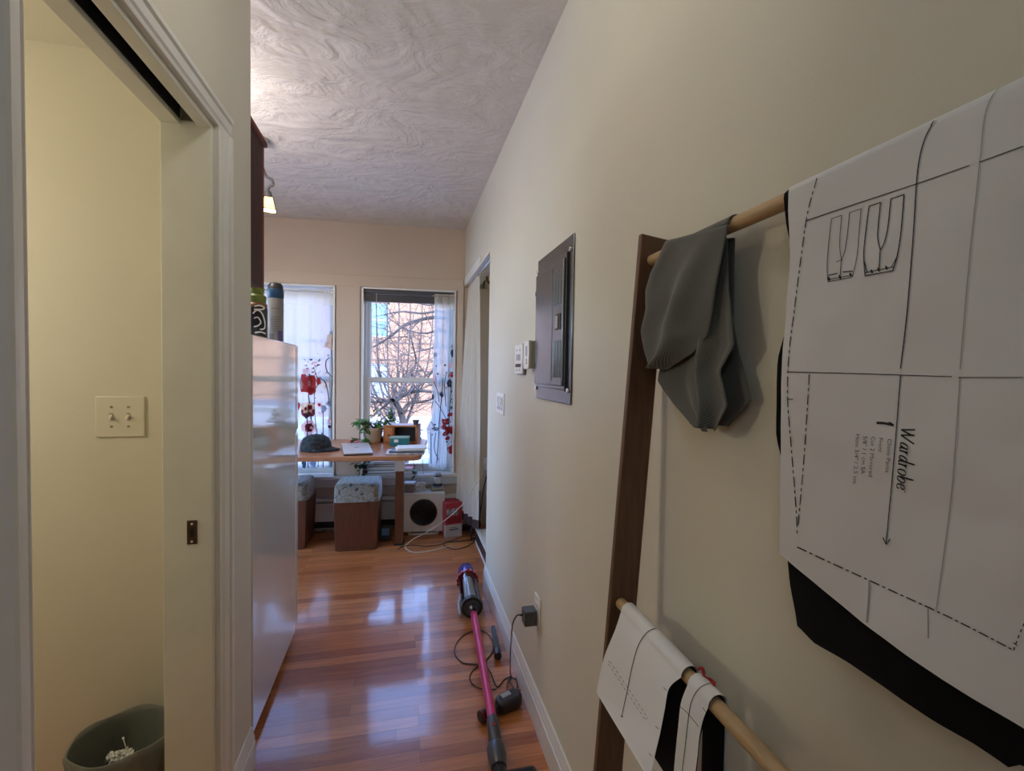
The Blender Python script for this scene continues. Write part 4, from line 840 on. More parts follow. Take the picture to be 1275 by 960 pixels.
# baseboard heater on the back wall
t = thing('baseboard_heater', 'grey white baseboard heater under the windows', 'heater', BWM @ V((-.6, 0, 0)), AB)
m = MB(BWM); m.box(-2.4, .46, -.012, -.001, .02, .290); m.box(-2.4, .46, -.055, -.012, .270, .290); m.out('back_plate', TRIMC, t, bevel=.003)
m = MB(BWM); m.prism([(-2.4, -.062, .10), (-2.4, -.062, .248), (-2.4, -.058, .251), (-2.4, -.058, .10)], (2.86, 0, 0)); m.prism([(-2.4, -.055, .290), (-2.4, -.066, .275), (-2.4, -.066, .265), (-2.4, -.052, .285)], (2.86, 0, 0)); m.out('front_cover', TRIMC, t)
m = MB(BWM); m.cyl((-2.38, -.035, .06), (.44, -.035, .06), .012, n=12); m.box(-2.38, .44, -.052, -.014, .045, .11); m.out('fins', DARK, t)
for x in (-2.39, .452): MB(BWM).box(x-.012, x+.012, -.064, 0, .015, .292).out('end_cap', TRIMC, t, bevel=.003)

# table
TZ = .785; f0 = aZ(376, 569, TZ); f1 = aZ(500, 568.2, TZ); er = aZ(522, 565, TZ)
TA = atan2(f1.y-f0.y, f1.x-f0.x); TXR = er.x+.005
TM = MX.Translation((TXR, f1.y+(TXR-f1.x)*math.tan(TA), 0)) @ MX.Rotation(TA, 4, 'Z')     # origin: front right corner
TD = (YB-KB*TXR-.03)-(TM @ V((0, 0, 0))).y; TD = min(TD, .78); TI = TM.inverted()
print('TABLE', TXR, TM.translation, TA, TD)
t = thing('table', 'orange wood desk table standing under the windows', 'table', TM @ V((-.7, TD/2, 0)), TA)
m = MB(TM); R = .07; o = [(-1.45, 0), (-R, 0)]+[(-R+R*sin(rad(a)), R-R*cos(rad(a))) for a in (15, 30, 45, 60, 75, 90)]+[(0, TD-.02), (-.02, TD), (-1.45, TD)]
m.prism([(x, y, TZ-.032) for x, y in o], (0, 0, .032)); m.out('tabletop', TABLEW, t, bevel=.004)
lp = TI @ aZ(496.5, 679, 0)
for x, y in ((lp.x, lp.y+.03), (-1.38, lp.y+.03)):
    lg = MB(TM).box(x-.031, x+.031, y-.03, y+.03, .012, TZ-.092).out('leg', LEGW, t, bevel=.004)
    MB(TM).box(x-.038, x+.038, y-.038, y+.06, 0, .014).out('foot', BLACK, lg, bevel=.003)
    m = MB(TM); m.box(x-.034, x+.034, y-.033, y+.033, TZ-.205, TZ-.034); m.box(x-.034, x+.034, y-.2, y+.2, TZ-.048, TZ-.032); m.out('bracket', TRIMC, lg, bevel=.003)
m = MB(TM); m.box(-1.36, -.06, lp.y+.015, lp.y+.045, TZ-.06, TZ-.033); m.out('apron', LEGW, t)

# stools
def cush_mat():
    m = M('leafy_cushion_fabric', (.42, .40, .36), .9, sheen=.3); nt = m.node_tree; b = nt.nodes['Principled BSDF']; tc = node(nt, 'ShaderNodeTexCoord')
    n1 = node(nt, 'ShaderNodeTexNoise', Scale=14., Detail=4., Distortion=2.5); nt.links.new(tc.outputs['Object'], n1.inputs['Vector'])
    r1 = node(nt, 'ShaderNodeValToRGB'); e = r1.color_ramp.elements; e[0].position = .36; e[0].color = (.05, .07, .08, 1); e[1].position = .44; e[1].color = (.30, .30, .26, 1)
    for p, c in ((.56, (.36, .34, .30, 1)), (.60, (.16, .17, .09, 1)), (.68, (.34, .24, .18, 1))): x = e.new(p); x.color = c
    nt.links.new(n1.outputs['Fac'], r1.inputs['Fac']); nt.links.new(r1.outputs['Color'], b.inputs['Base Color']); return m
CUSH = cush_mat()
s0 = aZ(415, 687, 0); s1 = aZ(471, 684, 0); SW = (s1-s0).length; SA = atan2(s1.y-s0.y, s1.x-s0.x); SZB = aY(415, 626, s0.y).z; SZT = aY(440, 598, s0.y+.12).z
print('STOOL', s0, s1, SW, SA, SZB, SZT)
def stool(M4, lab):
    t = thing('stool', lab, 'stool', M4.translation, SA, 'box stools with leafy cushions'); w = SW; d = .30
    m = MB(M4); m.quadbox([(.012, 0, 0), (w-.012, 0, 0), (w-.012, d, 0), (.012, d, 0)], [(0, -.008, SZB), (w, -.008, SZB), (w, d+.008, SZB), (0, d+.008, SZB)]); m.out('box_base', STOOLW, t, bevel=.004)
    m = MB(M4); m.quadbox([(.03, -.006, .0), (w-.03, -.006, .0), (w-.03, .004, 0), (.03, .004, 0)], [(.03, -.011, .012), (w-.03, -.011, .012), (w-.03, .0, .012), (.03, .0, .012)]); m.out('plinth', STOOLW, t, bevel=.002)
    h = SZT-SZB
    def cu(u, v):
        a = u*2*pi; rr = (1-.05*v-.62*max(0, v-.5)**2.2*2) if v < .98 else .0; ca, sa = cos(a), sin(a); e = .28
        x = w/2+(w/2+.006)*rr*math.copysign(abs(ca)**e, ca); y = d/2+(d/2+.012)*rr*math.copysign(abs(sa)**e, sa)
        return V((x, y, SZB+h*(sin(min(1, v/.98)*pi/2)**.85) + (.006*sin(u*20)*0)))
    m = MB(M4); m.grid(lambda u, v: M4.inverted() @ (M4 @ cu(u, v)), 48, 12); m.out('cushion', CUSH, t, sharp=80)
    return t
S1 = MX.Translation(s0) @ MX.Rotation(SA, 4, 'Z')
st = stool(S1, 'brown box stool with a leafy padded top under the table, in full view')
def copy_tree(o, parent=None):
    c = o.copy(); COL.objects.link(c); c.parent = parent
    for ch in o.children: copy_tree(ch, c)
    return c
bpy.context.view_layer.update()
st2 = copy_tree(st); q = aZ(383, 681, 0); st2.location = (q.x-SW, q.y-.02, 0); st2['label'] = 'second box stool mostly hidden behind the fridge'

# things on the table
def tz(x, y, z=TZ): return aZ(x, y, z)
NAVY = M('navy_floral_cap_cloth', (.003, .005, .012), .9, col2=(.030, .046, .058), vs=48); 
k = tz(391, 563); r = .092; k = k+V((0, r*.8, 0))
t = thing('baseball_cap', 'dark patterned cap resting on the table near the fridge', 'cap', (k.x, k.y, TZ))
m = MB(); m.lathe([(r*1.04, .004), (r*1.05, .02), (r*1.0, .055), (r*.85, .088), (r*.55, .108), (r*.2, .115), (0, .116)], 32, c=(k.x, k.y, TZ), sx=1.1); m.out('crown', NAVY, t)
m = MB()
def brim(u, v): a = rad(-75+150*u); q = 1.0+.62*v*cos(rad(-75+150*u))**.7 if cos(a) > 0 else 1; return V((k.x+r*1.12*q*cos(a-.35), k.y+r*1.03*(1+.12*v)*sin(a-.35), TZ+.022-.012*v-.01*abs(u-.5)*2*v))
m.grid(brim, 24, 8); m.out('brim', NAVY, t, solid=.003); MB().lathe([(.008, 0), (.007, .004), (0, .006)], 12, c=(k.x, k.y, TZ+.115)).out('button', NAVY, t)
# laptop
c = [tz(428, 568.0), tz(464.5, 566.5), tz(459, 554), tz(425, 555)]
t = thing('laptop', 'closed silver laptop lying on the table', 'laptop', (c[0]+c[2])/2)
def slab(c, z0, z1): return MB().quadbox([(p.x, p.y, z0) for p in c], [(p.x, p.y, z1) for p in c])
SILV = M('silver_aluminium', (.68, .69, .74), .35, .35)
slab(c, TZ+.002, TZ+.011).out('laptop_base', CHAR, t, bevel=.002); slab(c, TZ+.0115, TZ+.019).out('laptop_lid', SILV, t, bevel=.002)
cc = (c[0]+c[1]+c[2]+c[3])/4; MB().lathe([(0, 0), (.014, 0), (.014, .0008), (0, .0008)], 20, c=(cc.x, cc.y, TZ+.019), sy=1.1).out('lid_emblem', GREYP, t)
c = [tz(432, 553.5), tz(447, 552.5), tz(444, 549.5), tz(433, 550)]; PINKP = M('pink_red_paper', (.75, .16, .14), .6)
tag(slab(c, TZ+.001, TZ+.014).out('red_notebook', PINKP, bevel=.002), 'small pink red notebook behind the laptop', 'notebook')
# paper stack at the right end
rn = random.Random(9); bx = TI @ tz(505, 567)
for i, (dx, dy, w, d, a, m_, nm, lab) in enumerate(((-.01, .02, .26, .20, .05, M('magazine_cover', (.50, .50, .55), .4, var=.4, vs=18), 'magazine', 'grey magazine at the bottom of the paper pile on the table'), (.005, .03, .23, .18, -.08, M('dark_magazine', (.10, .10, .13), .4, var=.5, vs=25), 'magazine', 'dark magazine in the middle of the paper pile on the table'), (.02, .03, .20, .16, .15, PAPER, 'paper_stack', 'white loose papers on top of the pile at the table end'))):
    z = TZ+.001+i*.011; TT = TM @ MX.Translation((bx.x+dx, bx.y+.09+dy, z)) @ MX.Rotation(a, 4, 'Z')
    m = MB(TT); m.box(-w/2, w/2, -d/2, d/2, 0, .0095)
    if i == 2: m.box(-w/2+.012, w/2+.01, -d/2+.008, d/2, .010, .017)
    tag(m.out(nm, m_, bevel=.0015), lab, 'magazine' if i < 2 else 'papers')
# teal box, organizer, pot plant
TEAL = M('teal_card', (.02, .17, .18), .5); 
k = aY(485.5, 552, 3.60); TT = TM @ MX.Translation(TI @ V((k.x, 3.60, TZ+.001)))
t = thing('teal_box', 'small teal box in front of the wooden organizer', 'box', TT.translation, TA)
MB(TT).box(0, .14, 0, .08, 0, .066).out('box_body', TEAL, t, bevel=.002); MB(TT).box(-.002, .142, -.002, .082, .060, .070).out('box_lid', M('pale_teal_lid', (.30, .48, .46), .5), t, bevel=.002)
MB(TT).box(.03, .062, -.0012, 0, .03, .052).out('label', WHITEP, t)
TT = TM @ MX.Translation(TI @ V((aY(477, 545, 3.74).x, 3.74, TZ+.001))) @ MX.Rotation(-.1, 4, 'Z')
t = thing('desk_organizer', 'orange wood desk organizer box by the right window', 'organizer', TT.translation)
w, d, h = .265, .16, .145
m = MB(TT); m.box(0, .012, 0, d, 0, h); m.box(w-.012, w, 0, d, 0, h); m.box(.012, w-.012, d-.01, d, 0, h); m.box(.012, w-.012, 0, d-.01, 0, .012); m.box(.075, .085, 0, d-.01, .012, h-.012); m.out('carcass', ORANGEW, t, bevel=.002)
MB(TT).box(0, w, -.004, d, h-.012, h).out('top_board', ORANGEW, t, bevel=.002)
dr = MB(TT).box(.014, .074, -.006, .1, .014, h-.014).out('small_drawer', ORANGEW, t, bevel=.002); MB(TT).cyl((.044, -.014, .07), (.044, -.005, .07), .006, n=12).out('knob', BRONZE, dr)
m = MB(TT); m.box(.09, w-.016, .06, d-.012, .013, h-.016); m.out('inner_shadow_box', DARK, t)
k = aY(468, 542, 3.80); 
def leaf(mb, p, d, L, w, k=0, curl=.3):
    d = d.normalized(); s = d.cross(V((0, 0, 1))); s = s.normalized() if s.length > .01 else V((1, 0, 0)); n = s.cross(d); vs = []
    for i in range(6):
        u = i/5; ww = w*sin(pi*u**.8)**.8 if 0 < u < 1 else 0; c = p+d*(L*u)-V((0, 0, 1))*(curl*L*u*u); vs += [c+s*ww+n*ww*.25, c, c-s*ww+n*ww*.25]
    mb.add(vs, [(3*i, 3*i+1, 3*i+4, 3*i+3) for i in range(5)]+[(3*i+1, 3*i+2, 3*i+5, 3*i+4) for i in range(5)], k)
k.x -= .012; t = thing('potted_plant', 'leafy plant in a tan pot by the left edge of the right window', 'plant', (k.x, k.y, TZ))
c = (k.x, k.y, TZ+.001); m = MB(); m.lathe([(.045, 0), (.050, .004), (.066, .10), (.070, .102), (.070, .122), (.064, .122), (.060, .10), (0, .10)], 28, c=c); m.out('pot', POT, t)
MB().lathe([(0, .108), (.060, .106)], 20, c=c).out('soil', SOIL, t)
rn = random.Random(4); lv = MB(); sm = MB(); base = V((k.x, k.y, TZ+.10))
tops = [base+V((rn.uniform(-.13, .15), rn.uniform(-.06, .05), rn.uniform(.03, .15))) for _ in range(22)]
for p in tops:
    sm.tube(spl([base, base.lerp(p, .5)+V((0, 0, .03)), p], 5), .0022, 5)
    for j in range(4): leaf(lv, p+V((rn.uniform(-.01, .01), 0, rn.uniform(-.02, .01))), V((rn.uniform(-1, 1), rn.uniform(-1, .6), rn.uniform(-.2, .9))), rn.uniform(.04, .065), rn.uniform(.013, .02))
vines = [[(462, 531), (455, 526), (449, 523), (444, 526)], [(462, 535), (456, 530), (453, 537), (456, 546)], [(461, 538), (452, 548), (445, 546), (441, 549)]]
for vn in vines:
    P = spl([aY(x, y, 3.78-.02*i) for i, (x, y) in enumerate(vn)], 6); sm.tube(P, .0022, 5)
    for q in P[5::4]+[P[-1]]: 
        for _ in range(2): leaf(lv, q, V((rn.uniform(-1, .5), rn.uniform(-.6, .2), rn.uniform(-.7, .3))), rn.uniform(.045, .065), rn.uniform(.014, .02))
sm.out('stems', STEM, t); lv.out('leaves', LEAF, t, flat=True)
# trailing vine on the right, its own small pot on the organizer
k = TT @ V((.24, .08, h)); t = thing('trailing_plant', 'trailing vine in a small dark pot on top of the organizer', 'plant', k)
MB().lathe([(.018, 0), (.026, .035), (.022, .035), (.018, .02), (0, .02)], 20, c=k).out('pot', CHAR, t)
sm = MB(); lv = MB()
for vn in ([(519, 530), (525, 536), (522, 543)], [(521, 530), (517, 548), (513, 560), (515, 575), (517, 592)], [(520, 532), (524, 548), (526, 570), (527, 592)], [(521, 533), (530, 553), (532, 560), (524, 567)]):
    P = spl([k+V((0, 0, .03))]+[aB(x, y, .075-.004*i) for i, (x, y) in enumerate(vn)], 6); sm.tube(P, .0018, 5)
    for q in P[6::5]+[P[-1]]: leaf(lv, q, V((rn.uniform(-1, 1), rn.uniform(-1, .2), rn.uniform(-.6, .3))), rn.uniform(.03, .05), rn.uniform(.009, .014))
sm.out('stems', STEM, t); lv.out('leaves', LEAFD, t, flat=True)
# glasses case and dark wallet
k0 = tz(463, 549); k1 = tz(482, 552); m = MB(); a = (k1+k0)/2+V((0, .05, .024)); dd = (k1-k0).normalized()
m.tube([a-dd*.085, a-dd*.08, a-dd*.03, a+dd*.04, a+dd*.08, a+dd*.085], [.008, .019, .024, .024, .018, .008], 16)
MARO = M('dark_brown_leather', (.035, .015, .015), .4)
tag(m.out('glasses_case', MARO), 'dark brown glasses case in front of the plant pot', 'glasses case')
k = tz(456, 551.5); m = MB(); m.lathe([(.0, 0), (.022, 0), (.025, .012), (.015, .02), (0, .021)], 18, c=(k.x, k.y+.05, TZ+.001), sx=1.5); tag(m.out('wallet', BLACK), 'small dark coin purse by the pot plant', 'purse')
# books on the sill below the table
def sill(x, y, off): return aB(x, y, off)
z = ZS+.001; BK = [('maroon', (.10, .015, .025)), ('charcoal', (.03, .03, .04)), ('plum', (.08, .02, .06)), ('slate blue', (.10, .14, .24)), ('black', (.015, .015, .018))]
xa = aB(456, 588, .06).x; xb = aB(497, 588, .06).x
for i, (nm, cl) in enumerate(BK[::-1]):
    hgt = .018+.006*((i*7) % 3); dx = (.0, .012, -.01, .006, -.004)[i]
    t = thing('book', '%s book, %s of the stack on the sill under the table' % (nm, ('lowest', 'second lowest', 'middle one', 'second highest', 'topmost')[i]), 'book', BWM @ V(((xa+xb)/2, .0, z)), AB, 'books on the window sill')
    MB(BWM).box(xa+dx, xb+dx-.004*i, -.045, .072, z, z+hgt).out('cover', M('cover_'+nm.replace(' ', '_'), cl, .45), t, bevel=.002)
    MB(BWM).box(xa+dx-.0008, xb+dx-.004*i-.004, -.0458, .068, z+.003, z+hgt-.003).out('pages', PAPER, t); z += hgt+.0006
z = ZS+.001; xa, xb = aB(504, 588, .05).x, aB(514, 588, .05).x
for i, (nm, cl, w, hh) in enumerate((('dark blue', (.02, .04, .09), .065, .034), ('red', (.42, .04, .06), .07, .02))):
    t = thing('book', '%s book on the sill right of the table leg' % nm, 'book', BWM @ V((xa+.03, -.0, z)), AB, 'books on the window sill')
    MB(BWM).box(xa-.03, xa-.03+w+.03, -.035, .06, z, z+hh).out('cover', M('cover_'+nm.replace(' ', '_'), cl, .45), t, bevel=.002)
    MB(BWM).box(xa-.028, xa-.03+w+.027, -.0358, .056, z+.003, z+hh-.003).out('pages', PAPER, t); z += hh+.001
k = aB(516.5, 587, .02); t = thing('succulent_plant', 'small green succulent on the sill right of the books', 'plant', (k.x, k.y, ZS+.001)); m = MB(); m.lathe([(.016, 0), (.022, .03), (.018, .03), (0, .026)], 18, c=(k.x, k.y, ZS+.001)); m.out('pot', CHAR, t)
lv = MB()
for i in range(16): leaf(lv, V((k.x, k.y, ZS+.028)), V((cos(i*2.4), sin(i*2.4), .3+.08*(i % 5))), .04, .008)
lv.out('leaves', LEAF, t, flat=True)
k = aB(448, 585, .06); t = thing('hanging_plant', 'dark leafy sprig below the table at the sill edge', 'plant', (k.x, k.y, ZS)); sm = MB(); lv = MB()
MB().lathe([(.02, 0), (.028, .03), (.024, .03), (0, .026)], 18, c=(k.x+.04, k.y+.06, ZS+.001)).out('pot', CHAR, t)
for vn in ([(453, 578), (446, 579), (442, 577)], [(453, 578), (448, 585), (446, 596)], [(454, 578), (451, 590), (449, 598)], [(454, 577), (458, 573), (463, 575)]):
    P = spl([V((k.x+.04, k.y+.05, ZS+.03))]+[aB(x, y, .07) for x, y in vn], 5); sm.tube(P, .002, 5)
    for q in P[4::3]+[P[-1]]: 
        for _ in range(2): leaf(lv, q, V((rn.uniform(-1, 1), rn.uniform(-1, 0), rn.uniform(-.8, .3))), rn.uniform(.03, .045), rn.uniform(.010, .015))
sm.out('stems', STEM, t); lv.out('leaves', LEAFD, t, flat=True)

# ------------------------------------------------------------------ white appliance and what stands round it
p0 = aZ(500.5, 667, 0); p1 = aZ(552, 667, 0); wy = p0.y-.02; wl = aY(500.5, 640, wy).x; wr = aY(553.8, 640, wy).x; zb = aY(527, 662, wy).z; zt = aY(527, 613.5, wy).z
AM = MX.Translation((wl, wy, 0)) @ MX.Rotation(-.06, 4, 'Z'); w = (wr-wl); dp = .16
t = thing('air_purifier', 'white box shaped appliance with round black front on the floor', 'appliance', AM @ V((w/2, dp/2, 0)), -.06)
APW = M('appliance_white', (.72, .71, .67), .4, var=.02)
MB(AM).box(0, w, 0, dp, zb, zt).out('housing', APW, t, bevel=.012, seg=4)
rc = aY(527.3, 637.5, wy); rx = rc.x-wl; rr = (aY(544.2, 637.5, wy).x-aY(510.2, 637.5, wy).x)/2
G_T = AM @ MX.Translation((rx, 0, rc.z)) @ MX.Rotation(pi/2, 4, 'X')
g = MB(G_T).lathe([(0, .004), (rr*.93, .004), (rr*.96, .008), (rr, .004), (rr, -.002)], 48).out('round_grille', BLACK, t)
m = MB(G_T)
for i in range(5): 
    q = rr*(.18+.16*i); m.lathe([(q, .004), (q+.003, .007), (q+.006, .004)], 40)
m.out('grille_rings', BLACKG, g)
m = MB(AM)
for y in (.02, dp-.045): m.prism([(w*.12, y, zb+.002), (w*.16, y, .0), (w*.84, y, 0), (w*.88, y, zb+.002), (w*.82, y, zb+.002), (w*.79, y, .014), (w*.21, y, .014), (w*.18, y, zb+.002)], (0, .025, 0))
m.out('stand', APW, t, bevel=.002)
def apt(x, y): q = aY(x, y, wy+.05); return q
# small box
k = aY(509, 615, wy+.03); ws = .052; TT = MX.Translation((k.x-.045, wy+.025, zt)) @ MX.Rotation(-.25, 4, 'Z'); 
t = thing('small_box', 'small grey cardboard box on the left of the white appliance', 'box', TT @ V((.045, .04, 0)))
MB(TT).box(0, .085, 0, .075, .0005, .078).out('box_body', M('grey_brown_card', (.24, .21, .20), .7), t, bevel=.0015); MB(TT).box(-.002, .087, -.002, .077, .068, .082).out('box_lid', M('pale_card', (.62, .60, .60), .7), t, bevel=.0015)
k = aY(523, 612, wy+.05); c = V((k.x, wy+.07, zt+.001))
rn = random.Random(12); m = MB(); P = [c+V((.045*cos(i*1.9)+rn.uniform(-.02, .02), .03*sin(i*1.3), .012+.05*abs(sin(i*.7)))) for i in range(16)]; P[0].z = c.z+.004
m.tube(spl(P, 6), .0042, 8); t = thing('cable_bundle', 'tangled white cable bundle in the middle of the white appliance', 'cable', c); m.out('cord', WHITEP, t)
MB(MX.Translation(c+V((.005, -.02, .035))) @ MX.Rotation(.5, 4, 'Y')).box(-.015, .015, -.012, .014, 0, .045).out('plug_adapter', WHITEP, t, bevel=.004)
k = aY(545, 610, wy+.06); c = V((k.x, wy+.075, zt+.026))
TT = MX.Translation((k.x-.055, wy+.02, zt+.0005)); tag(MB(TT).box(0, .105, 0, .12, 0, .024).out('tan_notepad', M('khaki_card', (.30, .28, .20), .7), bevel=.003), 'khaki card packet under the glass jar', 'packet')
t = thing('glass_jar', 'clear jar with dark bands on the right of the white appliance', 'jar', c); jh = aY(545, 588, c.y).z-c.z
NAVB = M('navy_label', (.015, .025, .07), .4)
MB().lathe([(.030, 0), (.036, .004), (.036, jh*.62), (.030, jh*.70), (.030, jh*.74)], 28, c=c).out('jar_body', M('pale_jar_contents', (.50, .50, .48), .25), t)
MB().lathe([(.0366, jh*.08), (.0372, jh*.1), (.0372, jh*.26), (.0366, jh*.28)], 28, c=c).out('lower_band', NAVB, t); MB().lathe([(.031, jh*.72), (.033, jh*.73), (.033, jh*.80), (.03, jh*.81)], 28, c=c).out('lid_band', BLACK, t)
MB().lathe([(.029, jh*.81), (.028, jh*.93), (.018, jh), (0, jh)], 28, c=c).out('lid', GREYP, t)
# red carton
p0 = aZ(554.5, 670, 0); p1 = aZ(575, 667, 0); ca = atan2(p1.y-p0.y, p1.x-p0.x); cw = (p1-p0).length; ch_ = aY(560, 627, p0.y).z
TT = MX.Translation(p0) @ MX.Rotation(ca, 4, 'Z')
t = thing('red_carton', 'red and white cardboard carton on the floor beside the white appliance', 'carton', p0, ca)
REDC = M('carton_red', (.42, .025, .03), .5, var=.1); REDD = M('carton_dark_red', (.20, .01, .015), .5); CWH = M('carton_white', (.52, .46, .40), .6)
d_ = .13
MB(TT).box(0, cw, 0, d_, 0, ch_).out('carton_body', REDC, t, bevel=.002)
MB(TT).box(-.0006, cw+.0006, -.0006, d_*.3, .0, ch_*.37).out('white_panel', CWH, t)
m = MB(TT)
for i in range(6): m.box(cw*(.12+.13*i), cw*(.12+.13*i)+cw*.09, -.0014, 0, ch_*.42, ch_*(.56+.03*(i % 2)))
m.out('block_lettering', REDD, t); m = MB(TT); m.box(cw*.3, cw*.68, -.0012, -.0004, ch_*.27, ch_*.29); m.box(cw*.22, cw*.78, -.0012, -.0004, ch_*.20, ch_*.24); m.out('small_lettering', LBL, t)
m = MB(TT); m.box(cw*.05, cw*.75, -.0012, 0, ch_*.64, ch_*.84); m.out('picture_panel', M('carton_picture', (.08, .06, .055), .5, col2=(.5, .45, .4), vs=40), t)
# blue screen device on the floor
p0 = aZ(472.5, 674, 0); p1 = aZ(487, 673, 0); dz_ = aY(480, 655, p0.y).z; dw = p1.x-p0.x
TT = MX.Translation(p0) @ MX.Rotation(-.06, 4, 'Z') @ MX.Rotation(-.2, 4, 'X')
t = thing('digital_frame', 'small black device with a blue screen on the floor beside the stool', 'device', p0)
MB(TT).box(0, dw, 0, .028, .003, dz_).out('housing', BLACK, t, bevel=.004)
MB(TT).box(dw*.16, dw*.84, -.0015, .001, dz_*.36, dz_*.82).out('screen', M('blue_screen', (.10, .22, .42), .15, var=.2, vs=12), t)
MB(TT).box(dw*.3, dw*.7, .024, .09, .003, dz_*.2).out('stand', BLACK, t)

# ------------------------------------------------------------------ curtains
def curtain(name, label, x0, x1, zt, zb, yoff, folds, amp, prints, seed, hdr=.085, flare=(0, 0), TMX=BWM, cat='curtain', mats=None, nu=90, nv=60, parts=True, group=None, hemwave=.0):
    rn = random.Random(seed); ph = [rn.uniform(0, 6) for _ in range(4)]
    def y_(u, v): k = .25+.75*min(1, v*2.2); return yoff+amp*k*(sin(u*folds*2*pi+ph[0]+.4*sin(v*3))+.45*sin(u*folds*4.3*pi+ph[1]+v*1.2))
    def fn(u, v, off=0.):
        a = x0+flare[0]*v*v; b = x1+flare[1]*v*v; return V((a+(b-a)*u, y_(u, v)-off, zt+(zb+hemwave*sin(u*7)-zt)*v))
    t = thing(name, label, cat, TMX @ V(((x0+x1)/2, yoff, zb)), AB, group)
    MB(TMX).grid(lambda u, v: fn(u, hdr+(1-hdr)*v), nu, nv).out('sheer_panel', [SHEERW], t, flat=True)
    MB(TMX).grid(lambda u, v: fn(u, hdr*v, .0006), nu, 6).out('header_band', [SHEERH], t, flat=True)
    MB(TMX).cyl((x0-.02, yoff, zt-.02), (x1+.02, yoff, zt-.02), .005, n=10).out('curtain_rod', CHROME, t)
    Wd, Ht = x1-x0, zt-zb; pm = MB(TMX); S_ = lambda x, z: fn(min(1, max(0, (x-x0)/Wd)), min(1, max(0, (zt-z)/Ht)), .002)
    def blob(x, z, r, k, sq=1., n=16, rough=.25, off=0):
        sd = rn.random()*20; ring = []; mid = []
        for i in range(n): a = 2*pi*i/n; q = r*(1+rough*NZ.noise(V((cos(a)*1.5+sd, sin(a)*1.5, 0)))*2); ring.append(S_(x+q*cos(a), z+q*sq*sin(a))); mid.append(S_(x+q*.5*cos(a), z+q*sq*.5*sin(a)))
        c = S_(x, z); e = V((0, -.0006*off, 0)); pm.add([p+e for p in ring+mid+[c]], [(i, (i+1) % n, n+(i+1) % n, n+i) for i in range(n)]+[(n+i, n+(i+1) % n, 2*n) for i in range(n)], k)
    def stem(pts, w, k=2): ribbon(pm, sp2(pts, 10), w, S_, k)
    prints(blob, stem, rn)
    pm.out('floral_print', [P_RED, P_PINK, P_DK, P_PEACH, P_GREY, P_MAR], t, flat=True)
    return t
bx = lambda x, y: BWM.inverted() @ aB(x, y)
def pr1(blob, stem, rn):
    L = lambda x, y: tuple((bx(x, y))[i] for i in (0, 2))
    def at(x, y, r, k, **kw): a, b = L(x, y); blob(a, b, r/148, k, **kw)
    at(412, 428, 9, 3, rough=.3); at(414, 415, 4.5, 4); at(382, 477, 9, 0, sq=1.5); at(387, 487, 5, 0); at(380, 462, 4, 1); at(382, 508, 8, 3); at(381, 517, 2.5, 2, sq=1.6); at(384, 533, 5.5, 5, off=2); at(384, 533, 9, 1)
    at(397, 504, 3.6, 1); at(397, 504, 2, 0, off=2); at(402, 509, 3, 4, sq=1.6); at(408, 503, 3, 4); at(412, 490, 2.5, 4); at(396, 475, 3, 0, sq=1.6); at(390, 452, 3, 1); at(398, 515, 2, 1); at(409, 532, 2, 5); at(409, 525, 3, 1); at(391, 531, 2.4, 4)
    for P in ([(413, 420), (412, 440), (413, 470), (411, 500), (412, 550), (411, 582)], [(402, 512), (402, 540), (402, 582)], [(396, 478), (390, 490), (391, 520), (395, 550), (395, 582)], [(382, 520), (382, 550), (383, 583)], [(397, 470), (404, 476), (407, 490), (408, 503)], [(413, 470), (406, 462), (405, 450), (409, 445)], [(390, 460), (394, 470), (397, 474)]): stem([L(*p) for p in P], .007)
    for i in range(60): at(rn.uniform(378, 398), rn.uniform(447, 470), rn.uniform(.5, 1.1), rn.choice((2, 5, 4)), n=6)
    for i in range(16): at(rn.uniform(378, 414), rn.uniform(440, 560), rn.uniform(.6, 1.3), rn.choice((2, 0, 4)), n=6)
    at(389, 575, 4, 4, sq=2); at(378, 578, 3, 2, sq=2)
    for i in range(5):
        x = -1.25+i*.12; blob(x, 1.2-.05*i, .05, (0, 3, 1, 0, 5)[i]); stem([(x, 1.15), (x+.02, .9), (x, .6)], .007)
curtain('sheer_curtain', 'sheer white curtain with red poppy print over the left window', W1[0]+.02, W1[1]-.018, ZH-.03, .53, .028, 6.5, .014, pr1, 2, group=None)
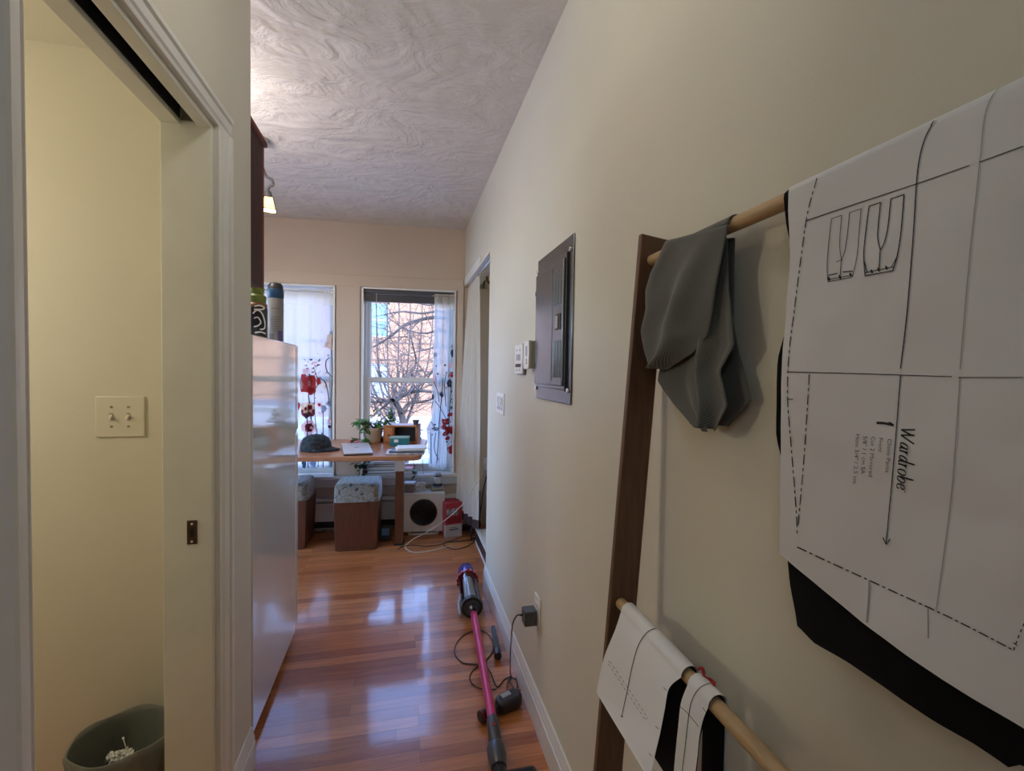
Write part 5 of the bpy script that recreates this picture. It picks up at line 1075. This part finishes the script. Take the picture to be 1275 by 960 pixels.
def pr2(blob, stem, rn):
    L = lambda x, y: tuple((bx(x, y))[i] for i in (0, 2))
    def at(x, y, r, k, **kw): a, b = L(x, y); blob(a, b, r/148, k, **kw)
    for x, y, r in ((556, 524, 3.4), (554, 531, 2.6), (560, 534, 3.2), (563, 538, 2.4), (556, 539, 2.6), (561, 516, 2.2), (558, 545, 2), (562, 559, 3.2), (563, 467, 3.2), (562, 563, 2)): at(x, y, r*1.35, rn.choice((0, 0, 1)) if r < 3.1 else 0)
    at(540, 472, 5, 1, sq=1.4); at(539, 495, 3.6, 2, sq=1.2); at(560, 477, 3, 2, sq=1.8); at(551, 491, 2, 2, sq=1.8); at(545, 535, 3, 4); at(564, 440, 2.5, 2, sq=2.4); at(563, 432, 2, 4); at(541, 442, 4, 4, sq=.7); at(561, 455, 3, 1)
    for i in range(26): at(rn.uniform(541, 566), rn.uniform(450, 560), rn.uniform(.7, 1.7), rn.choice((2, 2, 4, 4)), n=7)
    for P in ([(541, 475), (546, 488), (548, 501)], [(552, 470), (551, 490), (549, 520), (548, 550), (547, 578)], [(562, 480), (560, 510), (559, 540)], [(541, 500), (538, 520), (540, 550), (541, 578)], [(545, 537), (541, 528), (538, 525)], [(556, 462), (554, 480), (556, 505)], [(543, 500), (552, 512), (556, 520)], [(545, 540), (544, 560), (549, 574)]): stem([L(*p) for p in P], .006)
    for i in range(26): at(rn.uniform(560, 566), rn.uniform(484, 512), rn.uniform(.5, 1), 2, n=6)
xl = bx(540.5, 400).x; xr = W2[1]-.018
curtain('sheer_curtain', 'sheer white floral curtain gathered at the right side of the right window', xl, xr, ZH-.03, .515, -.003, 2.6, .017, pr2, 8, flare=(-.035, -.0), nu=60, hemwave=.012)
# blind
t = thing('window_blind', 'dark grey blind drawn up at the top of the right window', 'blind', BWM @ V(((W2[0]+xl)/2, .03, 1.9)), AB)
zb = bx(500, 376.5).z; m = MB(BWM); m.box(W2[0]+.018, W2[1]-.018, .008, .045, ZH-.045, ZH-.016); m.out('head_rail', CHAR, t, bevel=.003)
m = MB(BWM); n = 16
for i in range(n): z = zb+(ZH-.05-zb)*i/n; m.box(W2[0]+.022, W2[1]-.022, .012, .042, z, z+(ZH-.05-zb)/n*.7)
m.out('slats', M('dark_grey_slats', (.09, .085, .09), .5), t); x = bx(468.5, 400).x
MB(BWM).tube([(x, .006, ZH-.04), (x, .004, ZH-.1), (x, .004, bx(468, 440).z)], .003, 8).out('wand', GREYP, t)
# closet curtain bulging into the room
def ccur(u, v):
    T0 = V((.540, 3.96, HC-.015)).lerp(V((aY(595.5, 348, 3.45).x, 3.45, HC-.015)), u); p0 = aY(565, 641, 3.94); p1 = aY(594.5, 641, 3.52)
    B0 = V((p0.x, 3.94, .13)).lerp(V((p1.x, 3.52, .13)), u)
    p = T0.lerp(B0, v**1.25); k = (.35+.65*min(1, v*1.6))*(1-.55*v**3)
    return V((p.x+.023*k*sin(u*5.2*2*pi+.6+.5*v)+.005*k*sin(u*11*2*pi+1), p.y+.010*k*cos(u*5.2*2*pi), p.z))
t = thing('closet_curtain', 'cream curtain hanging across the closet opening at the far right', 'curtain', (.5, 3.6, .12))
MB().grid(lambda u, v: ccur(u, v*.97), 110, 50).out('curtain_panel', LINEN, t, flat=True)
MB().grid(lambda u, v: ccur(u, .97+.03*v), 110, 3).out('hem', M('dark_maroon_hem', (.055, .03, .03), .9), t, flat=True)
m = MB()
for i in range(9): p = ccur(i/8, 0); m.tube([(p.x, p.y, p.z-.002), (A+.027, p.y, HC-.022)], .003, 6)
m.out('hooks', CHROME, t)

# ------------------------------------------------------------------ closet contents and cables
yb_ = YB-KB*.7
t = thing('coat_hook', 'dark double coat hook on the closet wall above the curtain edge', 'hook', (aY(597, 358, 3.9).x, yb_, 1.9))
k = aY(600, 357, yb_-.02); m = MB(); m.box(k.x-.05, k.x+.05, yb_-.022, yb_-.0, k.z-.02, k.z+.02); m.out('back_board', M('pale_hook_board', (.42, .38, .26), .6), t, bevel=.003)
m = MB()
for x in (k.x-.03, k.x+.01): m.tube(spl([(x, yb_-.022, k.z+.005), (x, yb_-.06, k.z), (x, yb_-.085, k.z+.02), (x, yb_-.09, k.z+.045)], 5), .007, 8); m.tube(spl([(x, yb_-.022, k.z-.005), (x, yb_-.05, k.z-.02), (x, yb_-.06, k.z-.0)], 5), .006, 8)
m.out('prongs', BRONZE, t)
k = aY(608, 349, 3.55); m = MB(); k2 = aY(609, 334, 3.55)
t = thing('wooden_hanger', 'brown wooden hanger edge just inside the closet', 'hanger', (k.x+.02, 3.55, k.z))
m.tube(spl([(k2.x-.004, 3.5, k2.z), (k.x-.012, 3.54, k.z+.01), (k.x+.02, 3.56, k.z-.03), (k.x+.09, 3.6, k.z-.08)], 6), .010, 10); m.out('arm', RAILW, t)
m = MB(); m.tube(spl([(k2.x+.03, 3.52, k2.z-.02), (k2.x+.04, 3.52, k2.z+.03), (k2.x+.06, 3.53, k2.z+.05)], 5), .003, 8); m.out('hook', CHROME, t)
m = MB(); m.cyl((k2.x+.06, 2.9, k2.z+.058), (k2.x+.06, 3.95, k2.z+.058), .012, n=16); tag(m.out('closet_rod', STEEL), 'steel closet rod carrying the wooden hanger', 'rod')
k = aY(605, 577, yb_); t = thing('wall_outlet', 'white outlet on the closet wall by the curtain', 'outlet', (k.x, yb_, k.z-.05)); MB().box(k.x-.02, k.x+.05, yb_-.007, yb_, k.z-.055, k.z+.055).out('plate', WHITEP, t, bevel=.003)
MB().box(k.x-.012, k.x+.02, yb_-.035, yb_-.007, k.z-.04, k.z-.005).out('socket', WHITEP, t, bevel=.004)
# low white shelf unit
p0 = aZ(603, 664, 0); X_ = .60
t = thing('shoe_tray', 'low white tray with dark sides on the closet floor', 'tray', (.75, 3.35, 0))
q = aX(598, 640, X_); y0s, y1s = 3.12, 3.62
m = MB(); m.box(.575, 1.0, y0s, y1s, 0, .012); m.box(.575, .585, y0s, y1s, .012, .10); m.box(.585, 1.0, y0s, y0s+.01, .012, .10); m.box(.585, 1.0, y1s-.01, y1s, .012, .10); m.out('tray_sides', BLACK, t, bevel=.002)
m = MB(); m.box(.572, 1.0, y0s-.003, y0s+.012, .10, .108); m.box(.572, .60, y0s, y1s, .10, .108); m.box(.60, 1.0, y0s, y1s, .088, .10); m.out('tray_top', WHITEP, t, bevel=.002); MB().box(.570, .576, y0s, y1s, 0, .014).out('tray_rim', WHITEP, t)
k = aY(604, 620, 3.6); t = thing('storage_box', 'white storage box behind the low tray in the closet', 'box', (k.x+.12, 3.74, 0)); MB().box(k.x+.06, k.x+.32, 3.66, 3.84, 0, .34).out('box_body', WHITEP, t, bevel=.006); MB().box(k.x+.054, k.x+.326, 3.654, 3.846, .30, .36).out('box_lid', WHITEP, t, bevel=.005)
k = aY(592, 640, 3.55); t = thing('wire_rack', 'black wire rack on the floor behind the closet curtain', 'rack', (.60, 3.74, 0))
m = MB(); x0r, x1r = .545, .61
for z in (.02, .14, .26, .36):
    m = MB()
    for y in (3.66, 3.72, 3.78, 3.84): m.tube([(x0r, y, z), (x1r, y, z)], .004, 6)
    for x in (x0r, x1r): m.tube([(x, 3.66, z), (x, 3.84, z)], .004, 6)
    m.out('wire_shelf', BLACK, t)
for x in (x0r, x1r):
    for y in (3.66, 3.84): MB().tube([(x, y, 0), (x, y, .40)], .006, 8).out('post', BLACK, t)
t = thing('power_strip', 'black power strip on the floor under the closet curtain', 'power strip', (.5, 3.72, 0))
p = aZ(585, 655, .02); TT = MX.Translation((p.x, p.y, 0)) @ MX.Rotation(.5, 4, 'Z'); MB(TT).box(-.10, .10, -.03, .03, .001, .04).out('strip_body', BLACK, t, bevel=.006)
m = MB(TT)
for i in range(4): m.box(-.075+i*.045, -.05+i*.045, -.012, .012, .04, .043)
m.out('sockets', CHAR, t); MB(TT).box(.02, .07, -.022, .024, .04, .085).out('plugged_adapter', BLACK, t, bevel=.005)
def cab(pts, r, name, mat, lab): m = MB(); m.tube(spl(pts, 7), r, 7); return tag(m.out(name, mat), lab, 'cable')
cab(fl([(612, 664), (600, 668), (592, 673), (582, 680), (566, 684), (553, 679), (556, 675), (575, 674), (590, 671), (598, 668), (612, 662)], .005), .0035, 'black_cable', BLACK, 'black cable looping on the floor right of the red carton')
cab(fl([(590, 658), (590, 664), (580, 667), (565, 672), (548, 678), (530, 680), (512, 679), (500, 681), (496, 684)], .004), .003, 'black_cable', BLACK, 'black cable running along the floor in front of the white appliance')
wp = [aY(604, 581, yb_-.04), aY(600, 592, 3.75), aY(590, 606, 3.42), aY(581, 622, 3.40), aY(570, 634, 3.45), aY(560, 643, 3.56), aY(551, 650, 3.62), aY(541, 657, 3.66), aY(528, 664.5, 3.67), aY(515, 671, 3.68)]
cab(wp+fl([(507, 677.5), (504.5, 682), (514, 687.5), (530, 687), (548, 683), (562, 679)], .006), .003, 'white_cable', IVORY, 'white cable drooping from the closet outlet over the floor')
cab([aY(608, 586, 3.75), aY(604, 600, 3.75), aY(601, 615, 3.7), aY(599, 632, 3.62), aY(597, 645, 3.6)], .006, 'black_cable', BLACK, 'thick black cable hanging inside the closet')
cab(fl([(372, 664), (384, 661), (398, 663), (413, 658), (430, 660)], .005), .004, 'black_cable', BLACK, 'black cable on the floor between the two stools')
# ------------------------------------------------------------------ light
def lamp(name, typ, loc, en, col, **kw):
    l = bpy.data.lights.new(name, typ); l.energy = en; l.color = col; o = bpy.data.objects.new(name, l); COL.objects.link(o); o.location = loc
    for k, v in kw.items(): setattr(l, k, v)
    return o
sun = lamp('sun', 'SUN', (0, -5, 12), 2.2, (1, .95, .9), angle=.01); sun.rotation_euler = (rad(52), 0, rad(20))
w = bpy.data.worlds.new('sky'); SC.world = w; w.use_nodes = True; nt = w.node_tree; bg = nt.nodes['Background']
sk = nt.nodes.new('ShaderNodeTexSky'); sk.sky_type = 'NISHITA'; sk.sun_disc = False; sk.sun_elevation = rad(38); sk.sun_rotation = rad(180); sk.air_density = 1.0
mx = nt.nodes.new('ShaderNodeMix'); mx.data_type = 'RGBA'; mx.blend_type = 'MULTIPLY'; mx.inputs[0].default_value = 1; mx.inputs[7].default_value = (.82, .955, 1.21, 1)
nt.links.new(sk.outputs[0], mx.inputs[6]); nt.links.new(mx.outputs[2], bg.inputs['Color']); bg.inputs['Strength'].default_value = 1.15
lamp('kitchen_lamp_bulb', 'POINT', LAMP, 4, (1, .72, .42), shadow_soft_size=.02)
lamp('kitchen_ceiling_light', 'POINT', (-1.0, 2.2, 2.24), 11, (1, .93, .89), shadow_soft_size=.12)
lamp('bathroom_light', 'POINT', (-1.8, 1.1, 1.75), 8.5, (1, .90, .72), shadow_soft_size=.10)
lamp('hall_ceiling_light', 'POINT', (-.06, .95, 2.42), 2.3, (1, .96, .87), shadow_soft_size=.08)
lamp('closet_fill_light', 'POINT', (1.0, 3.1, 2.3), .5, (1, .93, .72), shadow_soft_size=.05)  # added fill to lift the closet interior, no known fixture
lamp('rear_fill_light', 'POINT', (-1.0, -1.3, H-.3), 7.5, (.78, .90, 1), shadow_soft_size=.25)  # unseen fill added behind the camera for the near walls and paper
SC.view_settings.view_transform = 'Standard'; SC.view_settings.look = 'None'; SC.view_settings.gamma = 1; SC.view_settings.use_curve_mapping = False
SC.view_settings.exposure = 0.76
SC.cycles.use_denoising = True; SC.cycles.max_bounces = 10; SC.cycles.diffuse_bounces = 6; SC.cycles.transparent_max_bounces = 16
SC.cycles.caustics_reflective = False; SC.cycles.sample_clamp_indirect = 6
